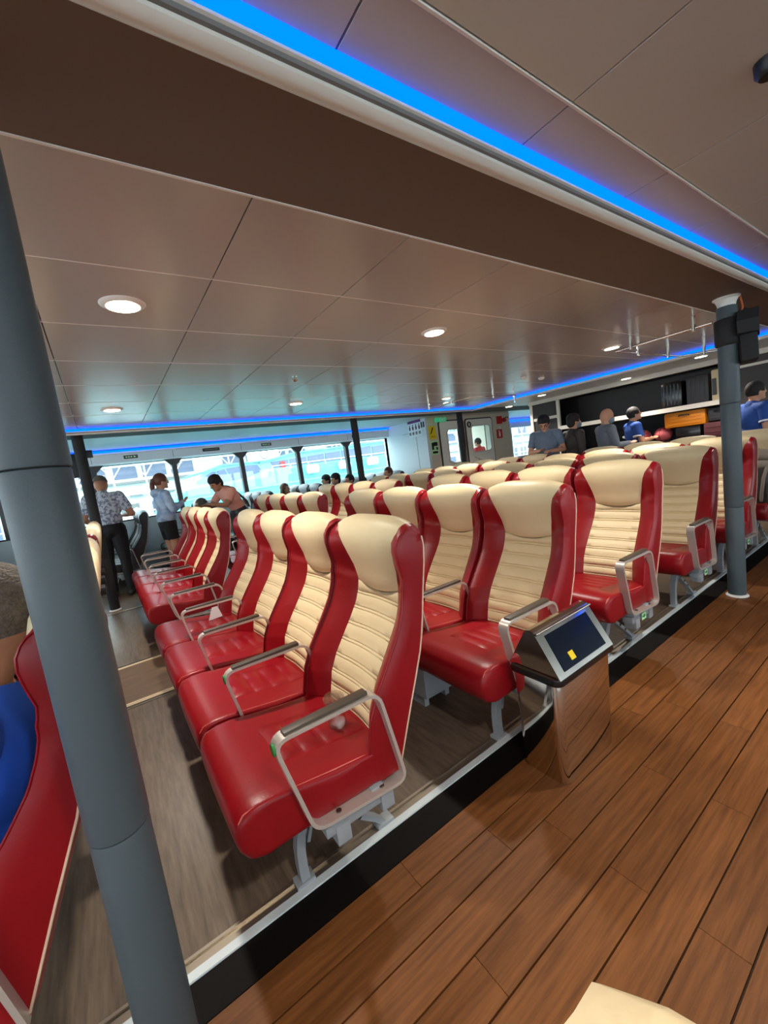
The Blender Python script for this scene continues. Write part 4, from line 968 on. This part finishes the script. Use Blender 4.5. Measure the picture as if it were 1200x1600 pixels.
bp([(2.45, 1.34), (2.99, 1.86), (3.65, 2.04), (5.0, 2.02), (5.35, 1.62), (5.3, 1.40)], .25, 5.5, TURQP, 'wheelhouse')
bp([(2.95, 1.90), (3.6, 2.08), (5.05, 2.06), (5.05, 2.01), (3.65, 2.02), (2.97, 1.85)], .0, 5.7, TURQ, 'wheelhouse_roof')
for q in ([(3.45, 1.86), (3.72, 1.92), (3.9, 1.48), (3.55, 1.45)], [(3.78, 1.92), (4.3, 1.94), (4.36, 1.50), (3.95, 1.48)], [(4.36, 1.94), (4.9, 1.92), (5.08, 1.68), (4.42, 1.52)]):
    bp(q, .2, .25, BGLASS, 'window')
bp([(2.75, 1.6), (3.3, 1.86), (3.42, 1.86), (3.35, 1.5), (2.75, 1.5)], .2, .25, BGLASS, 'window')
bp([(5.0, 1.62), (5.05, 2.02), (6.4, 2.22), (14, 2.34), (14, 1.62)], .3, 5.4, TURQP, 'cabin')
bp([(4.95, 2.02), (6.4, 2.24), (14, 2.40), (14, 2.33), (6.4, 2.18), (5.0, 1.97)], .0, 5.6, TURQ, 'cabin_roof')
x = 5.42
for k in range(11):
    w = .78; top_ = 1.96 + .035 * k if k < 5 else 2.13
    bp([(x + (.0 if k else .15), 1.74), (x + .02, top_), (x + w - .06, top_ + .03), (x + w - .06, 1.75)], .25, .3, BGLASS, 'window'); x += w
for xr, w in ((6.75, .42), (8.2, .55), (9.6, .45)):
    t = MB(); cx_, cz_ = bx(xr + .2, 1.5)
    t.v = []; t.tube([(cx_ - .3, -.28, cz_ + 1.6), (cx_ + .3, -.28, cz_ + 1.6)], .26, 12); t.build('life_raft', BWHITE, boat, smooth=50)
rl = MB()
for k in range(12): xx = bx(5.4 + .75 * k, 1.63)[0]; rl.tube([(xx, .02, bx(0, 1.63)[1] + 1.6), (xx, .02, bx(0, 1.80)[1] + 1.6)], .025, 6)
rl.tube([(bx(5.4, 0)[0], .02, bx(0, 1.80)[1] + 1.6), (bx(13.6, 0)[0], .02, bx(0, 1.80)[1] + 1.6)], .03, 6).build('deck_rail', BWHITE, boat)
rp = bx(5.9, 1.82); MB().box(rp[0] - .14, rp[0] + .14, .19, .22, rp[1] + 1.42, rp[1] + 1.78).build('red_notice', REDS, boat)
# ventilation box on the roof with a round fan
fp = bx(5.35, 2.14); ac = MB().box(fp[0] - .75, fp[0] + .75, .4, 1.4, fp[1] + 1.5, fp[1] + 2.15).build('vent_box', BWHITE, boat)
MB().tube([(fp[0] - .1 + .24 * math.cos(a), .38, fp[1] + 1.83 + .24 * math.sin(a)) for a in [6.283 * i / 16 for i in range(16)]], .03, 6, True).build('fan_ring', TRIMD, ac)
# white boat in front on the left
wb = thing('small_boat', 'small white launch with a canopy behind the floral-shirt man', 'boat', (-1.0, 18, -1.6))
MB().prism([(-1.5, 1.0), (-1.1, .4), (2.6, .4), (3.3, 1.3), (2.2, 1.25), (-1.5, 1.2)], 0, 2.2).build('hull', TURQ, wb)
MB().prism([(1.2, 1.25), (1.5, 2.2), (2.1, 2.55), (3.0, 1.9), (3.1, 1.3)], .4, 1.8).build('canopy', BWHITE, wb)
MB().prism([(1.7, 1.6), (1.8, 2.1), (2.2, 2.2), (2.5, 1.7)], .36, .4).build('window', BGLASS, wb)
# quay building
qb = thing('quay_building', 'pale quay terminal with window bands and roof trusses across the water', 'building', (0, 40, -2.0))
MB().box(-40, 60, 0, 8, 0, 9.5).build('wall', CONC, qb)
MB().box(-40, 60, -1.2, 0, 6.4, 6.8).build('canopy', BWHITE, qb); MB().box(-40, 60, -.6, 0, 4.55, 4.75).build('ledge', TRIMD, qb); MB().box(-40, 60, -.5, 0, 3.5, 3.62).build('ledge', TRIMD, qb)
for k in range(40):
    xx = -32 + 2.2 * k
    if k % 5 != 3: MB().box(xx, xx + 1.8, -.06, 0, 5.0, 6.1).build('window', BGLASS, qb)
    MB().box(xx + .1, xx + 1.5, -.06, 0, 1.4, 2.9).build('window', BGLASS if k % 3 else TRIMD, qb)
    MB().tube([(xx, -2.2, 0), (xx, -2.2, 6.6)], .06, 6).tube([(xx, -2.2, 5.0), (xx + 1.1, -2.2, 6.6)], .04, 6).tube([(xx + 2.2, -2.2, 5.0), (xx + 1.1, -2.2, 6.6)], .04, 6).build('truss', BWHITE, qb)
MB().tube([(-40, -2.2, 6.6), (60, -2.2, 6.6)], .08, 6).tube([(-40, -2.2, 5.9), (60, -2.2, 5.9)], .05, 6).tube([(-40, -2.3, 2.2), (60, -2.3, 2.2)], .05, 6).tube([(-40, -2.3, 1.7), (60, -2.3, 1.7)], .04, 6).build('railing', BWHITE, qb)
MB().prism([(-42, 9.5), (62, 9.5), (62, 9.8), (-42, 9.8)], -1.5, 9).build('roof', TRIM, qb)
